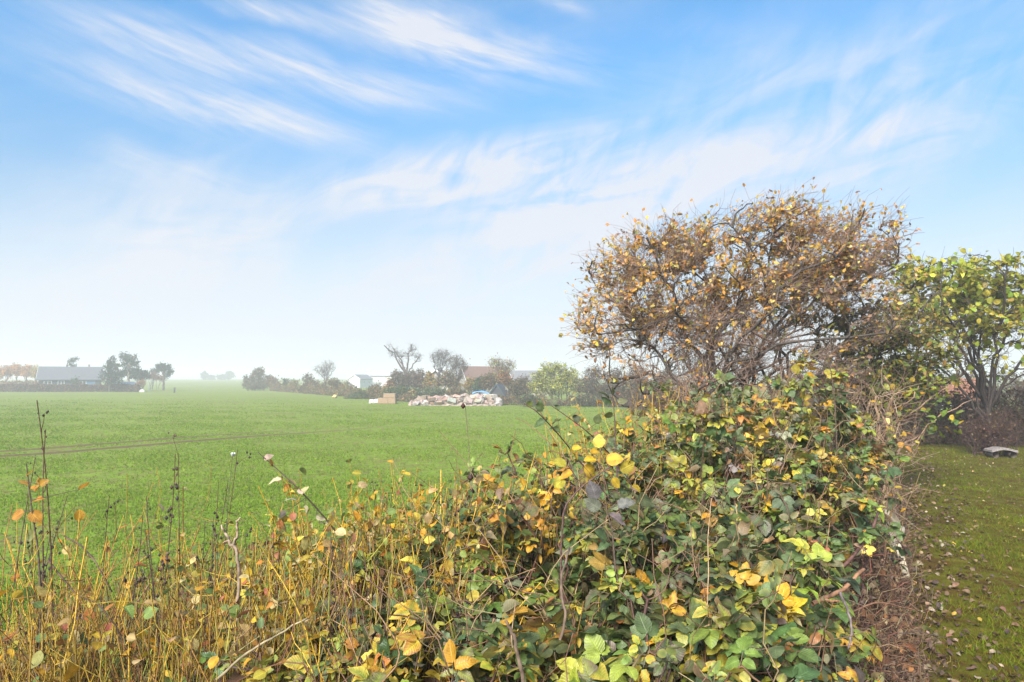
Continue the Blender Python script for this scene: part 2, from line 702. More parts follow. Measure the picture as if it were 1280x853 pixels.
TR_P, TR_D = np.array([-16.3, 21.7]), np.array([.6, .8])      # wheel track in the crop: a point and its direction
TR_N = np.array([-.8, .6])


def field_material():
    m, t, out = mat_new('field_crop')
    L = t.links.new
    tc = N(t, 'ShaderNodeTexCoord')
    b = N(t, 'ShaderNodeBsdfPrincipled')
    b.inputs['Roughness'].default_value = .95
    b.inputs['Specular IOR Level'].default_value = .04

    def noise(scale, detail=5, stretch=(1, 1, 1), rough=.55):
        mp = N(t, 'ShaderNodeMapping')
        mp.inputs['Scale'].default_value = stretch
        L(tc.outputs['Object'], mp.inputs['Vector'])
        n = N(t, 'ShaderNodeTexNoise')
        n.inputs['Scale'].default_value = scale
        n.inputs['Detail'].default_value = detail
        n.inputs['Roughness'].default_value = rough
        L(mp.outputs[0], n.inputs['Vector'])
        return n.outputs['Fac']

    def rngm(x, a, bb, lo=0, hi=1):
        r = N(t, 'ShaderNodeMapRange', interpolation_type='SMOOTHSTEP')
        for k, q in (('From Min', a), ('From Max', bb), ('To Min', lo), ('To Max', hi)):
            r.inputs[k].default_value = q
        L(x, r.inputs['Value'])
        return r.outputs[0]

    def mix(f, a, bb):
        x = N(t, 'ShaderNodeMix', data_type='RGBA')
        if isinstance(f, float):
            x.inputs['Factor'].default_value = f
        else:
            L(f, x.inputs['Factor'])
        for i, q in ((6, a), (7, bb)):
            if isinstance(q, tuple):
                x.inputs[i].default_value = (*q, 1)
            else:
                L(q, x.inputs[i])
        return x.outputs[2]

    def mm(op, a, bb=None):
        n = N(t, 'ShaderNodeMath', operation=op)
        for i, q in enumerate((a, bb)):
            if q is None:
                continue
            if isinstance(q, (int, float)):
                n.inputs[i].default_value = q
            else:
                L(q, n.inputs[i])
        return n.outputs[0]
    soil = mix(rngm(noise(9, 6), .35, .65), (.12, .085, .035), (.21, .155, .065))
    green = mix(rngm(noise(.06, 5), .35, .65), (.16, .245, .020), (.20, .28, .028))
    green = mix(rngm(noise(1.3, 6), .3, .75, 0, .8), green, (.13, .20, .025))
    cover = mm('MULTIPLY', rngm(noise(5.0, 7, (1, 1, 1), .7), .36, .56), rngm(noise(.35, 4), .22, .45, .35, 1))
    big = rngm(noise(.05, 6, (1, 2.4, 1), .65), .56, .72, 0, .45)
    cover = mm('MULTIPLY', cover, mm('SUBTRACT', 1, big))
    # wheel tracks
    sep = N(t, 'ShaderNodeSeparateXYZ')
    L(tc.outputs['Object'], sep.inputs[0])
    dd = mm('ADD', mm('MULTIPLY', mm('SUBTRACT', sep.outputs[0], float(TR_P[0])), float(TR_N[0])),
            mm('MULTIPLY', mm('SUBTRACT', sep.outputs[1], float(TR_P[1])), float(TR_N[1])))
    wob = mm('MULTIPLY', mm('SUBTRACT', noise(.8, 4), .5), .35)
    dd = mm('ADD', dd, wob)
    fade = rngm(sep.outputs[1], 36, 27)
    t1 = mm('MULTIPLY', rngm(mm('ABSOLUTE', dd), .48, .2), rngm(sep.outputs[1], 38, 26))
    t2 = mm('MULTIPLY', rngm(mm('ABSOLUTE', mm('SUBTRACT', dd, 1.8)), .42, .2), mm('MULTIPLY', fade, .85))
    trk = mm('MULTIPLY', mm('MAXIMUM', t1, t2), rngm(noise(1.4, 4), .2, .42, .4, 1))
    col = mix(mm('MULTIPLY', cover, mm('SUBTRACT', 1, trk)), soil, green)
    col = mix(mm('MULTIPLY', trk, .45), col, (.055, .04, .022))
    L(col, b.inputs['Base Color'])
    bp = N(t, 'ShaderNodeBump')
    bp.inputs['Strength'].default_value = .8
    bp.inputs['Distance'].default_value = .06
    L(noise(7, 7, (1, 1, 1), .7), bp.inputs['Height'])
    L(bp.outputs[0], b.inputs['Normal'])
    L(b.outputs[0], out.inputs['Surface'])
    return m


def soil_material(name, cols, scale=9):
    m, t, out = mat_new(name)
    L = t.links.new
    tc = N(t, 'ShaderNodeTexCoord')
    nz = N(t, 'ShaderNodeTexNoise')
    nz.inputs['Scale'].default_value = scale
    nz.inputs['Detail'].default_value = 8
    nz.inputs['Roughness'].default_value = .65
    L(tc.outputs['Object'], nz.inputs['Vector'])
    cr = N(t, 'ShaderNodeValToRGB')
    cr.color_ramp.elements[0].position = .32
    cr.color_ramp.elements[1].position = .68
    cr.color_ramp.elements[0].color = (*cols[0], 1)
    cr.color_ramp.elements[1].color = (*cols[-1], 1)
    for i, c in enumerate(cols[1:-1]):
        e = cr.color_ramp.elements.new(.32 + .36 * (i + 1) / (len(cols) - 1))
        e.color = (*c, 1)
    L(nz.outputs['Fac'], cr.inputs['Fac'])
    b = N(t, 'ShaderNodeBsdfPrincipled')
    b.inputs['Roughness'].default_value = .95
    b.inputs['Specular IOR Level'].default_value = .04
    L(cr.outputs[0], b.inputs['Base Color'])
    bp = N(t, 'ShaderNodeBump')
    bp.inputs['Strength'].default_value = .9
    bp.inputs['Distance'].default_value = .03
    L(nz.outputs['Fac'], bp.inputs['Height'])
    L(bp.outputs[0], b.inputs['Normal'])
    L(b.outputs[0], out.inputs['Surface'])
    return m


def build_ground():
    # field: one sheet to the horizon
    r = np.concatenate([[0.0], np.geomspace(2.0, 900, 110)])
    a = np.linspace(0, 2 * math.pi, 241)
    RR, AA = np.meshgrid(r, a, indexing='ij')
    X, Y = RR * np.sin(AA), RR * np.cos(AA)
    s, t = st(X, Y)
    Z = field_z(X, Y)
    grid_mesh('field', X, Y, Z, field_material())
    # bank under the hedge
    S, T = np.meshgrid(np.linspace(-8, 26, 180), np.linspace(-.5, 5.6, 60), indexing='ij')
    X = HO[0] + S * HE[0] + T * HN[0]
    Y = HO[1] + S * HE[1] + T * HN[1]
    Z = ground_z(X, Y) + .02 * wavy(X, Y, 3.1) - .05 * sstep(.45, .0, T) - .12 * sstep(5.0, 5.6, T)
    grid_mesh('ground', X, Y, Z, soil_material('hedge_soil', [(.035, .024, .016), (.075, .05, .03), (.12, .08, .05)]))
    S, T = np.meshgrid(np.linspace(-10, 24, 170), np.linspace(-24, .5, 150), indexing='ij')
    X = HO[0] + S * HE[0] + T * HN[0]
    Y = HO[1] + S * HE[1] + T * HN[1]
    Z = ground_z(X, Y) + .012 - .06 * sstep(.25, .5, T)
    grid_mesh('lawn', X, Y, Z, soil_material('lawn_turf', [(.035, .022, .008), (.085, .052, .012), (.085, .085, .009), (.15, .10, .022)], 5))


build_ground()

# ------------------------------------------------------------------ haze
hz = Buf()
hb = 960.0
zb, zt = -2.0, 11.0
hv = [(x, y, z) for z in (zb, zt) for x, y in ((-hb, -hb), (hb, -hb), (hb, hb), (-hb, hb))]
hz.add(hv, [(0, 2, 1), (0, 3, 2), (4, 5, 6), (4, 6, 7), (0, 1, 5), (0, 5, 4), (1, 2, 6), (1, 6, 5), (2, 3, 7), (2, 7, 6), (3, 0, 4), (3, 4, 7)])
hm, ht, hout = mat_new('haze')
pv = N(ht, 'ShaderNodeVolumePrincipled')
pv.inputs['Color'].default_value = (.985, .96, .98, 1)
pv.inputs['Density'].default_value = .0029
pv.inputs['Anisotropy'].default_value = .1
ht.links.new(pv.outputs[0], hout.inputs['Volume'])
tag(hz.build('haze', hm, smooth=False), kind='stuff')

# ------------------------------------------------------------------ boxes and buildings


def box(buf, lo, hi, col=(.5, .5, .5)):
    x0, y0, z0 = lo
    x1, y1, z1 = hi
    v = [(x0, y0, z0), (x1, y0, z0), (x1, y1, z0), (x0, y1, z0), (x0, y0, z1), (x1, y0, z1), (x1, y1, z1), (x0, y1, z1)]
    f = [(0, 2, 1), (0, 3, 2), (4, 5, 6), (4, 6, 7), (0, 1, 5), (0, 5, 4), (1, 2, 6), (1, 6, 5), (2, 3, 7), (2, 7, 6), (3, 0, 4), (3, 4, 7)]
    buf.add(v, f, col)


def local_build(buf, name, mat, parent, smooth=False):
    return buf.build(name, mat, parent, smooth, origin=(0, 0, 0)) if False else _lb(buf, name, mat, parent, smooth)


def _lb(buf, name, mat, parent, smooth):
    o = buf.build(name, mat, None, smooth)
    o.parent = parent
    return o


M_GLASS = plain_material('dark_glass', (.05, .07, .08), .1, .1, 2, bump=0)
M_WHITE = plain_material('white_paint', (.78, .78, .76), .6, .05, 3, bump=.05)


def house(name, label, loc, rz, size, eave, ridge, wall, roofm, windows=(), over=.35, doors=(), chimney=None, group=None, barge=None):
    """long axis local x, front is local -y. windows: (x, z, w, h) on the front; chimney: (x, height)"""
    root = empty(name, loc, label, 'house', group, rz)
    lx, ly = size[0] / 2, size[1] / 2
    w = Buf()
    v = [(-lx, -ly, -.3), (lx, -ly, -.3), (lx, ly, -.3), (-lx, ly, -.3), (-lx, -ly, eave), (lx, -ly, eave), (lx, ly, eave), (-lx, ly, eave), (-lx, 0, ridge - .05), (lx, 0, ridge - .05)]
    w.add(v, [(0, 1, 5), (0, 5, 4), (2, 3, 7), (2, 7, 6), (3, 0, 4), (3, 4, 7), (7, 4, 8), (1, 2, 6), (1, 6, 5), (5, 6, 9)])
    _lb(w, 'wall', wall, root, False)
    sl = (ridge - eave) / ly
    r = Buf()
    th = .12
    for sgn in (-1, 1):
        ye, ze = sgn * (ly + over), eave - over * sl
        a = [(-lx - over, ye, ze), (lx + over, ye, ze), (lx + over, 0, ridge), (-lx - over, 0, ridge)]
        bq = [(p[0], p[1], p[2] + th) for p in a]
        f = [(0, 1, 2), (0, 2, 3), (4, 6, 5), (4, 7, 6), (0, 4, 5), (0, 5, 1), (1, 5, 6), (1, 6, 2), (3, 7, 4), (3, 4, 0)]
        r.add(a + bq, f)
    ro = _lb(r, 'roof', roofm, root, False)
    for sx in (-1, 1):
        g = Buf()
        for sgn in (-1, 1):
            p0 = np.array([sx * (lx + over + .012), sgn * (ly + over), eave - over * sl - .05])
            p1 = np.array([sx * (lx + over + .012), 0, ridge - .05])
            vv = [p0, p1, p1 + (0, 0, .2), p0 + (0, 0, .2)]
            vv += [q + np.array([sx * .03, 0, 0]) for q in vv]
            g.add(vv, [(0, 1, 2), (0, 2, 3), (4, 6, 5), (4, 7, 6), (0, 4, 5), (0, 5, 1), (3, 2, 6), (3, 6, 7)])
        _lb(g, 'bargeboard', barge or M_WHITE, root, False)
    for (x, z, ww, hh) in windows:
        fr = Buf()
        t = .09
        y0, y1 = -ly - .06, -ly - .003
        for lo, hi in (((x - ww / 2, y0, z), (x - ww / 2 + t, y1, z + hh)), ((x + ww / 2 - t, y0, z), (x + ww / 2, y1, z + hh)),
                       ((x - ww / 2 + t, y0, z), (x + ww / 2 - t, y1, z + t)), ((x - ww / 2 + t, y0, z + hh - t), (x + ww / 2 - t, y1, z + hh)),
                       ((x - t / 2, y0, z + t), (x + t / 2, y1, z + hh - t))):
            box(fr, lo, hi)
        fo = _lb(fr, 'window', M_WHITE, root, False)
        g = Buf()
        box(g, (x - ww / 2 + t, -ly - .03, z + t), (x + ww / 2 - t, -ly - .006, z + hh - t))
        _lb(g, 'pane', M_GLASS, fo, False)
    for (x, ww, hh, dm) in doors:
        d = Buf()
        box(d, (x - ww / 2, -ly - .05, -.1), (x + ww / 2, -ly - .004, hh))
        do = _lb(d, 'door', dm, root, False)
        h_ = Buf()
        box(h_, (x + ww / 2 - .16, -ly - .09, .95), (x + ww / 2 - .05, -ly - .052, 1.0))
        _lb(h_, 'handle', M_GLASS, do, False)
    if chimney:
        c = Buf()
        cx, ch = chimney
        box(c, (cx - .14, -.14, ridge - .3), (cx + .14, .14, ridge + ch))
        box(c, (cx - .18, -.18, ridge + ch), (cx + .18, .18, ridge + ch + .08))
        _lb(c, 'chimney', plain_material('chimney_stone', (.2, .18, .17)), ro, False)
    return root


def gz(px, depth):
    x = (px - 640) / F * depth
    return np.array([x, depth, float(field_z(x, depth))])


def facing(p, extra=0.0):
    return math.atan2(p[0], -p[1]) + math.pi + extra if False else -math.atan2(p[0], p[1]) + extra


def roof_material(name, col, rows=3.2):
    m, t, out = mat_new(name)
    L = t.links.new
    tc = N(t, 'ShaderNodeTexCoord')
    w = N(t, 'ShaderNodeTexWave', bands_direction='Z', wave_profile='SAW')
    w.inputs['Scale'].default_value = rows
    w.inputs['Distortion'].default_value = .3
    L(tc.outputs['Object'], w.inputs['Vector'])
    nz = N(t, 'ShaderNodeTexNoise')
    nz.inputs['Scale'].default_value = 3
    nz.inputs['Detail'].default_value = 6
    L(tc.outputs['Object'], nz.inputs['Vector'])
    ad = N(t, 'ShaderNodeMapRange')
    ad.inputs['To Min'].default_value = .75
    ad.inputs['To Max'].default_value = 1.25
    L(nz.outputs['Fac'], ad.inputs['Value'])
    vm = N(t, 'ShaderNodeVectorMath', operation='MULTIPLY')
    vm.inputs[0].default_value = col
    L(ad.outputs[0], vm.inputs[1])
    b = N(t, 'ShaderNodeBsdfPrincipled')
    b.inputs['Roughness'].default_value = .75
    L(vm.outputs[0], b.inputs['Base Color'])
    bp = N(t, 'ShaderNodeBump')
    bp.inputs['Strength'].default_value = .5
    bp.inputs['Distance'].default_value = .04
    L(w.outputs['Fac'], bp.inputs['Height'])
    L(bp.outputs[0], b.inputs['Normal'])
    L(b.outputs[0], out.inputs['Surface'])
    return m


def build_houses():
    p = gz(90, 124)
    blue = plain_material('blue_boards', (.04, .062, .085), .7, .15, 4, (8, 8, .3))
    house('cottage', 'blue-grey boarded cottage with long grey roof behind the far left hedge', p, facing(p, R(-3)), (9.3, 6.0), 2.25, 4.35, blue,
          roof_material('grey_roof', (.105, .108, .12)), windows=((-3.3, .7, 1.2, 1.2), (-1.35, .4, 1.0, 1.55), (1.9, .8, 1.1, 1.1)),
          doors=((3.1, 1.5, 2.0, plain_material('blue_door', (.11, .22, .33), .5, .05)),), chimney=(2.7, .45))
    p = gz(160, 119)
    shed_w = plain_material('dark_boards', (.08, .07, .06), .8)
    house('garden_shed', 'low shed with pale grey roof beside the pine trees left of the field', p, facing(p, R(4)), (3.6, 2.6), 1.0, 1.65, shed_w, roof_material('pale_roof', (.42, .44, .46)), over=.2, barge=M_GLASS,
          windows=((0, .35, .7, .5),))
    bpy.data.objects['garden_shed']['category'] = 'shed'
    white = plain_material('white_render', (.58, .58, .56), .8, .06, 2)
    p = gz(451, 165)
    house('white_bungalow', 'white bungalow gable with grey roof left of the bare forked tree', p, facing(p, R(58)), (5.6, 3.2), 2.1, 3.05, white, roof_material('slate_roof', (.17, .17, .18)),
          windows=((-1, .9, .6, .8), (1.2, .9, .6, .8)), over=.25)
    p = gz(480, 172)
    house('white_annexe', 'long low white house behind the bungalow with pale roof and small windows', p, facing(p, R(-4)), (8.4, 4.0), 2.9, 3.9, white, roof_material('light_roof', (.36, .36, .36)),
          windows=((-1.2, 1.2, .5, .6), (-.2, 1.2, .5, .6), (1.8, 1.0, .8, .9)), over=.3)
    p = gz(605, 84)
    cream = plain_material('cream_render', (.36, .33, .28), .8, .15, 2)
    house('brown_roofed_house', 'house with steep red-brown tiled roof behind the rubble pile', p, facing(p, R(16)), (5.2, 5.5), 1.9, 3.75, cream, roof_material('brown_tiles', (.15, .088, .065)),
          windows=((-1.3, .7, 1, 1), (1.2, .7, 1, 1)), over=.3)
    p = gz(655, 96)
    house('grey_roofed_house', 'house with plain grey roof between rubble and yellow willow', p, facing(p, R(8)), (7.5, 5), 1.9, 3.35, cream, roof_material('mid_grey_roof', (.17, .165, .17)),
          windows=((-2, .7, 1, 1), (2, .7, 1, 1)), over=.3)
    p = gz(549, 88)
    house('pale_gabled_house', 'pale grey gable end half hidden behind the bare trees', p, facing(p, R(80)), (5, 4.4), 2.0, 3.4, cream, roof_material('dark_roof', (.10, .095, .09)), windows=((0, .8, .9, .9),), over=.3)
    # house behind the garden hedge at the right
    p = P(1163, 520, 46)
    p[2] = field_z(p[0], p[1])
    house('neighbour_house', 'orange-tiled house glimpsed behind the garden hedge at right', p, facing(p, R(20)), (5, 4), 1.2, 2.3, plain_material('brown_brick', (.16, .09, .06)), roof_material('orange_tiles', (.30, .12, .06)), windows=((0, .4, 1, .9),))


build_houses()

# ------------------------------------------------------------------ trees


def in_blobs(blobs, n):
    """random points inside a union of ellipsoids (cx,cy,cz,rx,ry,rz,weight)"""
    b = np.array([list(q) + [1.0] * (7 - len(q)) for q in blobs], float)
    vol = b[:, 3] * b[:, 4] * b[:, 5] * b[:, 6]
    k = rng.choice(len(b), n, p=vol / vol.sum())
    u = norm(rng.normal(size=(n, 3))) * rng.random((n, 1)) ** (1 / 2.6)
    return b[k, :3] + u * b[k, 3:6]


def spread(cand, n):
    """farthest point sampling"""
    n = min(n, len(cand))
    sel = [int(rng.integers(len(cand)))]
    d = np.linalg.norm(cand - cand[sel[0]], axis=1)
    for _ in range(n - 1):
        i = int(np.argmax(d * rng.uniform(.75, 1, len(d))))
        sel.append(i)
        d = np.minimum(d, np.linalg.norm(cand - cand[i], axis=1))
    return cand[sel]


def curve_to(p0, tan, p1, k, sag=0.0, wob=.05):
    d = np.linalg.norm(p1 - p0, axis=1, keepdims=True)
    c1 = p0 + norm(tan) * d * .45
    t = np.linspace(0, 1, k)[None, :, None]
    pts = (1 - t) ** 2 * p0[:, None] + 2 * t * (1 - t) * c1[:, None] + t ** 2 * p1[:, None]
    pts[:, :, 2] -= (sag * d * np.sin(np.linspace(0, 1, k) * math.pi)[None])
    nz = rng.normal(0, 1, pts.shape) * wob * d[:, :, None] / 3
    nz[:, 0] = 0
    nz[:, -1] *= .3
    return pts + nz


class Skeleton:
    pass


def grow(bases, blobs, counts=(8, 50, 500, 2500), r=(.06, .03, .012, .005, .003), twig=.25, wind=(0, 0, 0), fork=None, trunk_r=None, wob=.06, up=.3, twig_k=4, spread_dir=.7, keep=None, sprays=None):
    sk = Skeleton()
    sk.levels = []
    bases = np.asarray(bases, float).reshape(-1, 3)
    n1, n2, n3, n4 = counts
    cand = in_blobs(blobs, max(3000, n3 * 2))
    if fork is not None:
        tp = curve_to(bases, np.tile([0.05, 0, 1.], (len(bases), 1)), np.asarray(fork, float).reshape(-1, 3), 8, 0, wob * .6)
        sk.levels.append((tp, np.linspace(1.25, .8, 8)[None] * (trunk_r or r[0] * 1.5)))
        starts = tp[:, 4:].reshape(-1, 3)
        tang = np.gradient(tp, axis=1)[:, 4:].reshape(-1, 3)
    else:
        starts = bases
        tang = np.tile([0, 0, 1.], (len(bases), 1))
    t1 = spread(cand, n1)
    i = rng.integers(0, len(starts), n1)
    if fork is None:
        i = np.argmin(np.linalg.norm(t1[:, None, :2] - starts[None, :, :2], axis=2) + rng.random((n1, len(starts))) * .2, axis=1)
    p1 = curve_to(starts[i], norm(tang[i]) * .8 + norm(t1 - starts[i]) * .5, t1, 9, 0, wob)
    sk.levels.append((p1, np.linspace(1, .45, 9)[None] * r[0] * rng.uniform(.7, 1.15, (n1, 1))))

    def attach(prev, targets, k, rad, wobb):
        pts = prev[0][:, 1:]
        kk = pts.shape[1]
        tg = norm(np.gradient(prev[0], axis=1))[:, 1:].reshape(-1, 3)
        q = pts.reshape(-1, 3)
        root = bases.mean(0)
        qd = np.linalg.norm(q - root, axis=1)
        idx = np.zeros(len(targets), int)
        for a in range(0, len(targets), 400):
            T = targets[a:a + 400]
            d = np.linalg.norm(T[:, None] - q[None], axis=2)
            td = np.linalg.norm(T - root, axis=1)
            pen = np.maximum(0, qd[None] - td[:, None] + .25 * d)
            idx[a:a + 400] = np.argmin(d + 1.2 * pen, axis=1)
        p = curve_to(q[idx], tg[idx] + .5 * norm(targets - q[idx]) + (wind(targets) if callable(wind) else np.array(wind)) * .5, targets, k, 0, wobb)
        return (p, np.linspace(1, .4, k)[None] * rad * rng.uniform(.7, 1.2, (len(targets), 1)))
    l2 = attach(sk.levels[-1], spread(cand, n2), 8, r[1], wob * 1.1)
    sk.levels.append(l2)
    prev = (np.concatenate([p1[:, -7:], l2[0][:, -7:]]), None)
    tg3 = in_blobs(blobs, n3 if keep is None else n3 * 3)
    if keep is not None:
        tg3 = tg3[keep(tg3)][:n3]
    l3 = attach(prev, tg3, 6, r[2], wob * 1.3)
    sk.levels.append(l3)
    # twigs
    if n4:
        src = l3[0]
        a = rng.integers(0, len(src), n4)
        b = rng.integers(1, src.shape[1], n4)
        st_ = src[a, b]
        tg = norm(np.gradient(src, axis=1))[a, b]
        dr = norm(tg * .6 + rand_dir(n4, up) * spread_dir + (wind(st_) if callable(wind) else np.array(wind)))
        ln = twig * rng.uniform(.4, 1.3, (n4, 1))
        e = st_ + dr * ln
        p4 = curve_to(st_, dr * .6 + rand_dir(n4) * .5, e, twig_k, 0, .1)
        sk.levels.append((p4, np.linspace(1, .45, twig_k)[None] * r[3] * rng.uniform(.7, 1.2, (n4, 1))))
    if sprays is not None:
        ns, outer, sdir, slen = sprays
        e = l3[0][:, -1]
        e = e[outer(e)]
        e = e[rng.integers(0, len(e), ns)]
        dr = norm(sdir(e) + rand_dir(ns) * .45)
        ps = curve_to(e, dr + rand_dir(ns) * .3, e + dr * slen * rng.uniform(.4, 1.2, (ns, 1)), 7, -.05, .07)
        sk.levels.append((ps, np.linspace(1, .5, 7)[None] * r[3] * 1.25 * np.ones((ns, 1))))
    return sk


def skin(sk, trunk_buf, twig_buf, col, twig_col, trunk_levels=2, sides=(7, 6, 5, 4, 3)):
    for i, (p, rd) in enumerate(sk.levels):
        b = trunk_buf if i < trunk_levels else twig_buf
        c = col if i < trunk_levels else twig_col
        i = min(i, 4) if i < 5 else 4
        n = len(p)
        cc = np.clip(np.asarray(c)[None] * (1 + rng.normal(0, .14, (n, 1))), .005, .8)
        tubes(b, p, rd, cc, sides[min(i, 4)])


def anchors(sk, n, levels=(-1, -2), tip=1):
    """points and directions along the last branch levels"""
    ps, ds = [], []
    for li in levels:
        p = sk.levels[li][0]
        k = n // len(levels)
        a = rng.integers(0, len(p), k)
        b = rng.integers(tip, p.shape[1], k)
        tg = norm(np.gradient(p, axis=1))
        ps.append(p[a, b])
        ds.append(tg[a, b])
    return np.concatenate(ps), np.concatenate(ds)


def far_tree(name, label, px, depth, base_y, blobs, counts, leaf=None, bark=(.07, .055, .045), r0=.08, group=None, cat='tree', trunk=True, wind=(0, 0, 0), twig=.4, fork_z=None, bases=1, twig_col=None, thick=1.0):
    """blobs given as photo boxes (x centre, y centre, half width, half height, weight) at this depth; leaf=(n, size, palette, weights)"""
    g = gz(px, depth)
    m = depth / F
    bl = []
    for q in blobs:
        cx, cy, hw, hh = q[:4]
        c = P(cx, cy, depth)
        bl.append((c[0], c[1], c[2], hw * m, max(hw, hh) * m * .8, hh * m, q[4] if len(q) > 4 else 1.0))
    root = empty(name, g, label, cat, group)
    if bases == 1:
        bs = [g - (0, 0, .1)]
    else:
        w = max(b[3] for b in bl) * .6
        bs = [g + (rng.uniform(-w, w), rng.uniform(-w, w) * .6, -.1) for _ in range(bases)]
    fork = None
    if trunk and fork_z:
        f = P(px, fork_z, depth)
        fork = [f]
    px_m = m * .8
    r = (r0, r0 * .5, max(r0 * .22, .14 * px_m * thick), max(r0 * .1, .10 * px_m * thick))
    sk = grow(bs, bl, counts, r, twig, wind, fork, r0 * 1.5, .05)
    tb, cb = Buf(), Buf()
    skin(sk, tb, tb if leaf is None else cb, bark, twig_col or bark, 3 if leaf is not None else 99, (6, 5, 4, 3, 3))
    tb.build('trunk' if cat == 'tree' else 'stems', M_BARK, root)
    if leaf is not None:
        n, size, pal, wts = leaf
        p, d = anchors(sk, n)
        p = p + rng.normal(0, size * .5, p.shape)
        dd = norm(d + rand_dir(n // 2 * 2, .1) * 1.2)[:len(p)]
        c = choose(pal, len(p), wts, .2)
        put_leaves(cb, DIAMOND, p, dd, rand_dir(len(p), 1.0), size * rng.uniform(.6, 1.4, len(p)), c)
    if cb.n:
        cb.build('crown' if cat == 'tree' else 'foliage', M_FAR, root)
    return root


# palettes (linear base colours)
GREENS = L3((.045, .085, .03), (.06, .11, .035), (.08, .13, .04), (.04, .07, .035))
OLIVE = L3((.14, .16, .045), (.19, .18, .055), (.11, .13, .04), (.22, .19, .065))
BROWNS = L3((.14, .09, .055), (.19, .125, .07), (.11, .075, .055), (.23, .15, .085))
RUST = L3((.25, .11, .04), (.32, .15, .05), (.18, .09, .045), (.36, .2, .07))
ORANGE = L3((.60, .24, .04), (.64, .31, .06), (.52, .19, .04), (.62, .36, .09))
PINE = L3((.022, .05, .03), (.03, .065, .035), (.02, .04, .028), (.04, .07, .04))
WILLOW = L3((.38, .42, .05), (.46, .46, .06), (.30, .36, .05), (.46, .40, .07))


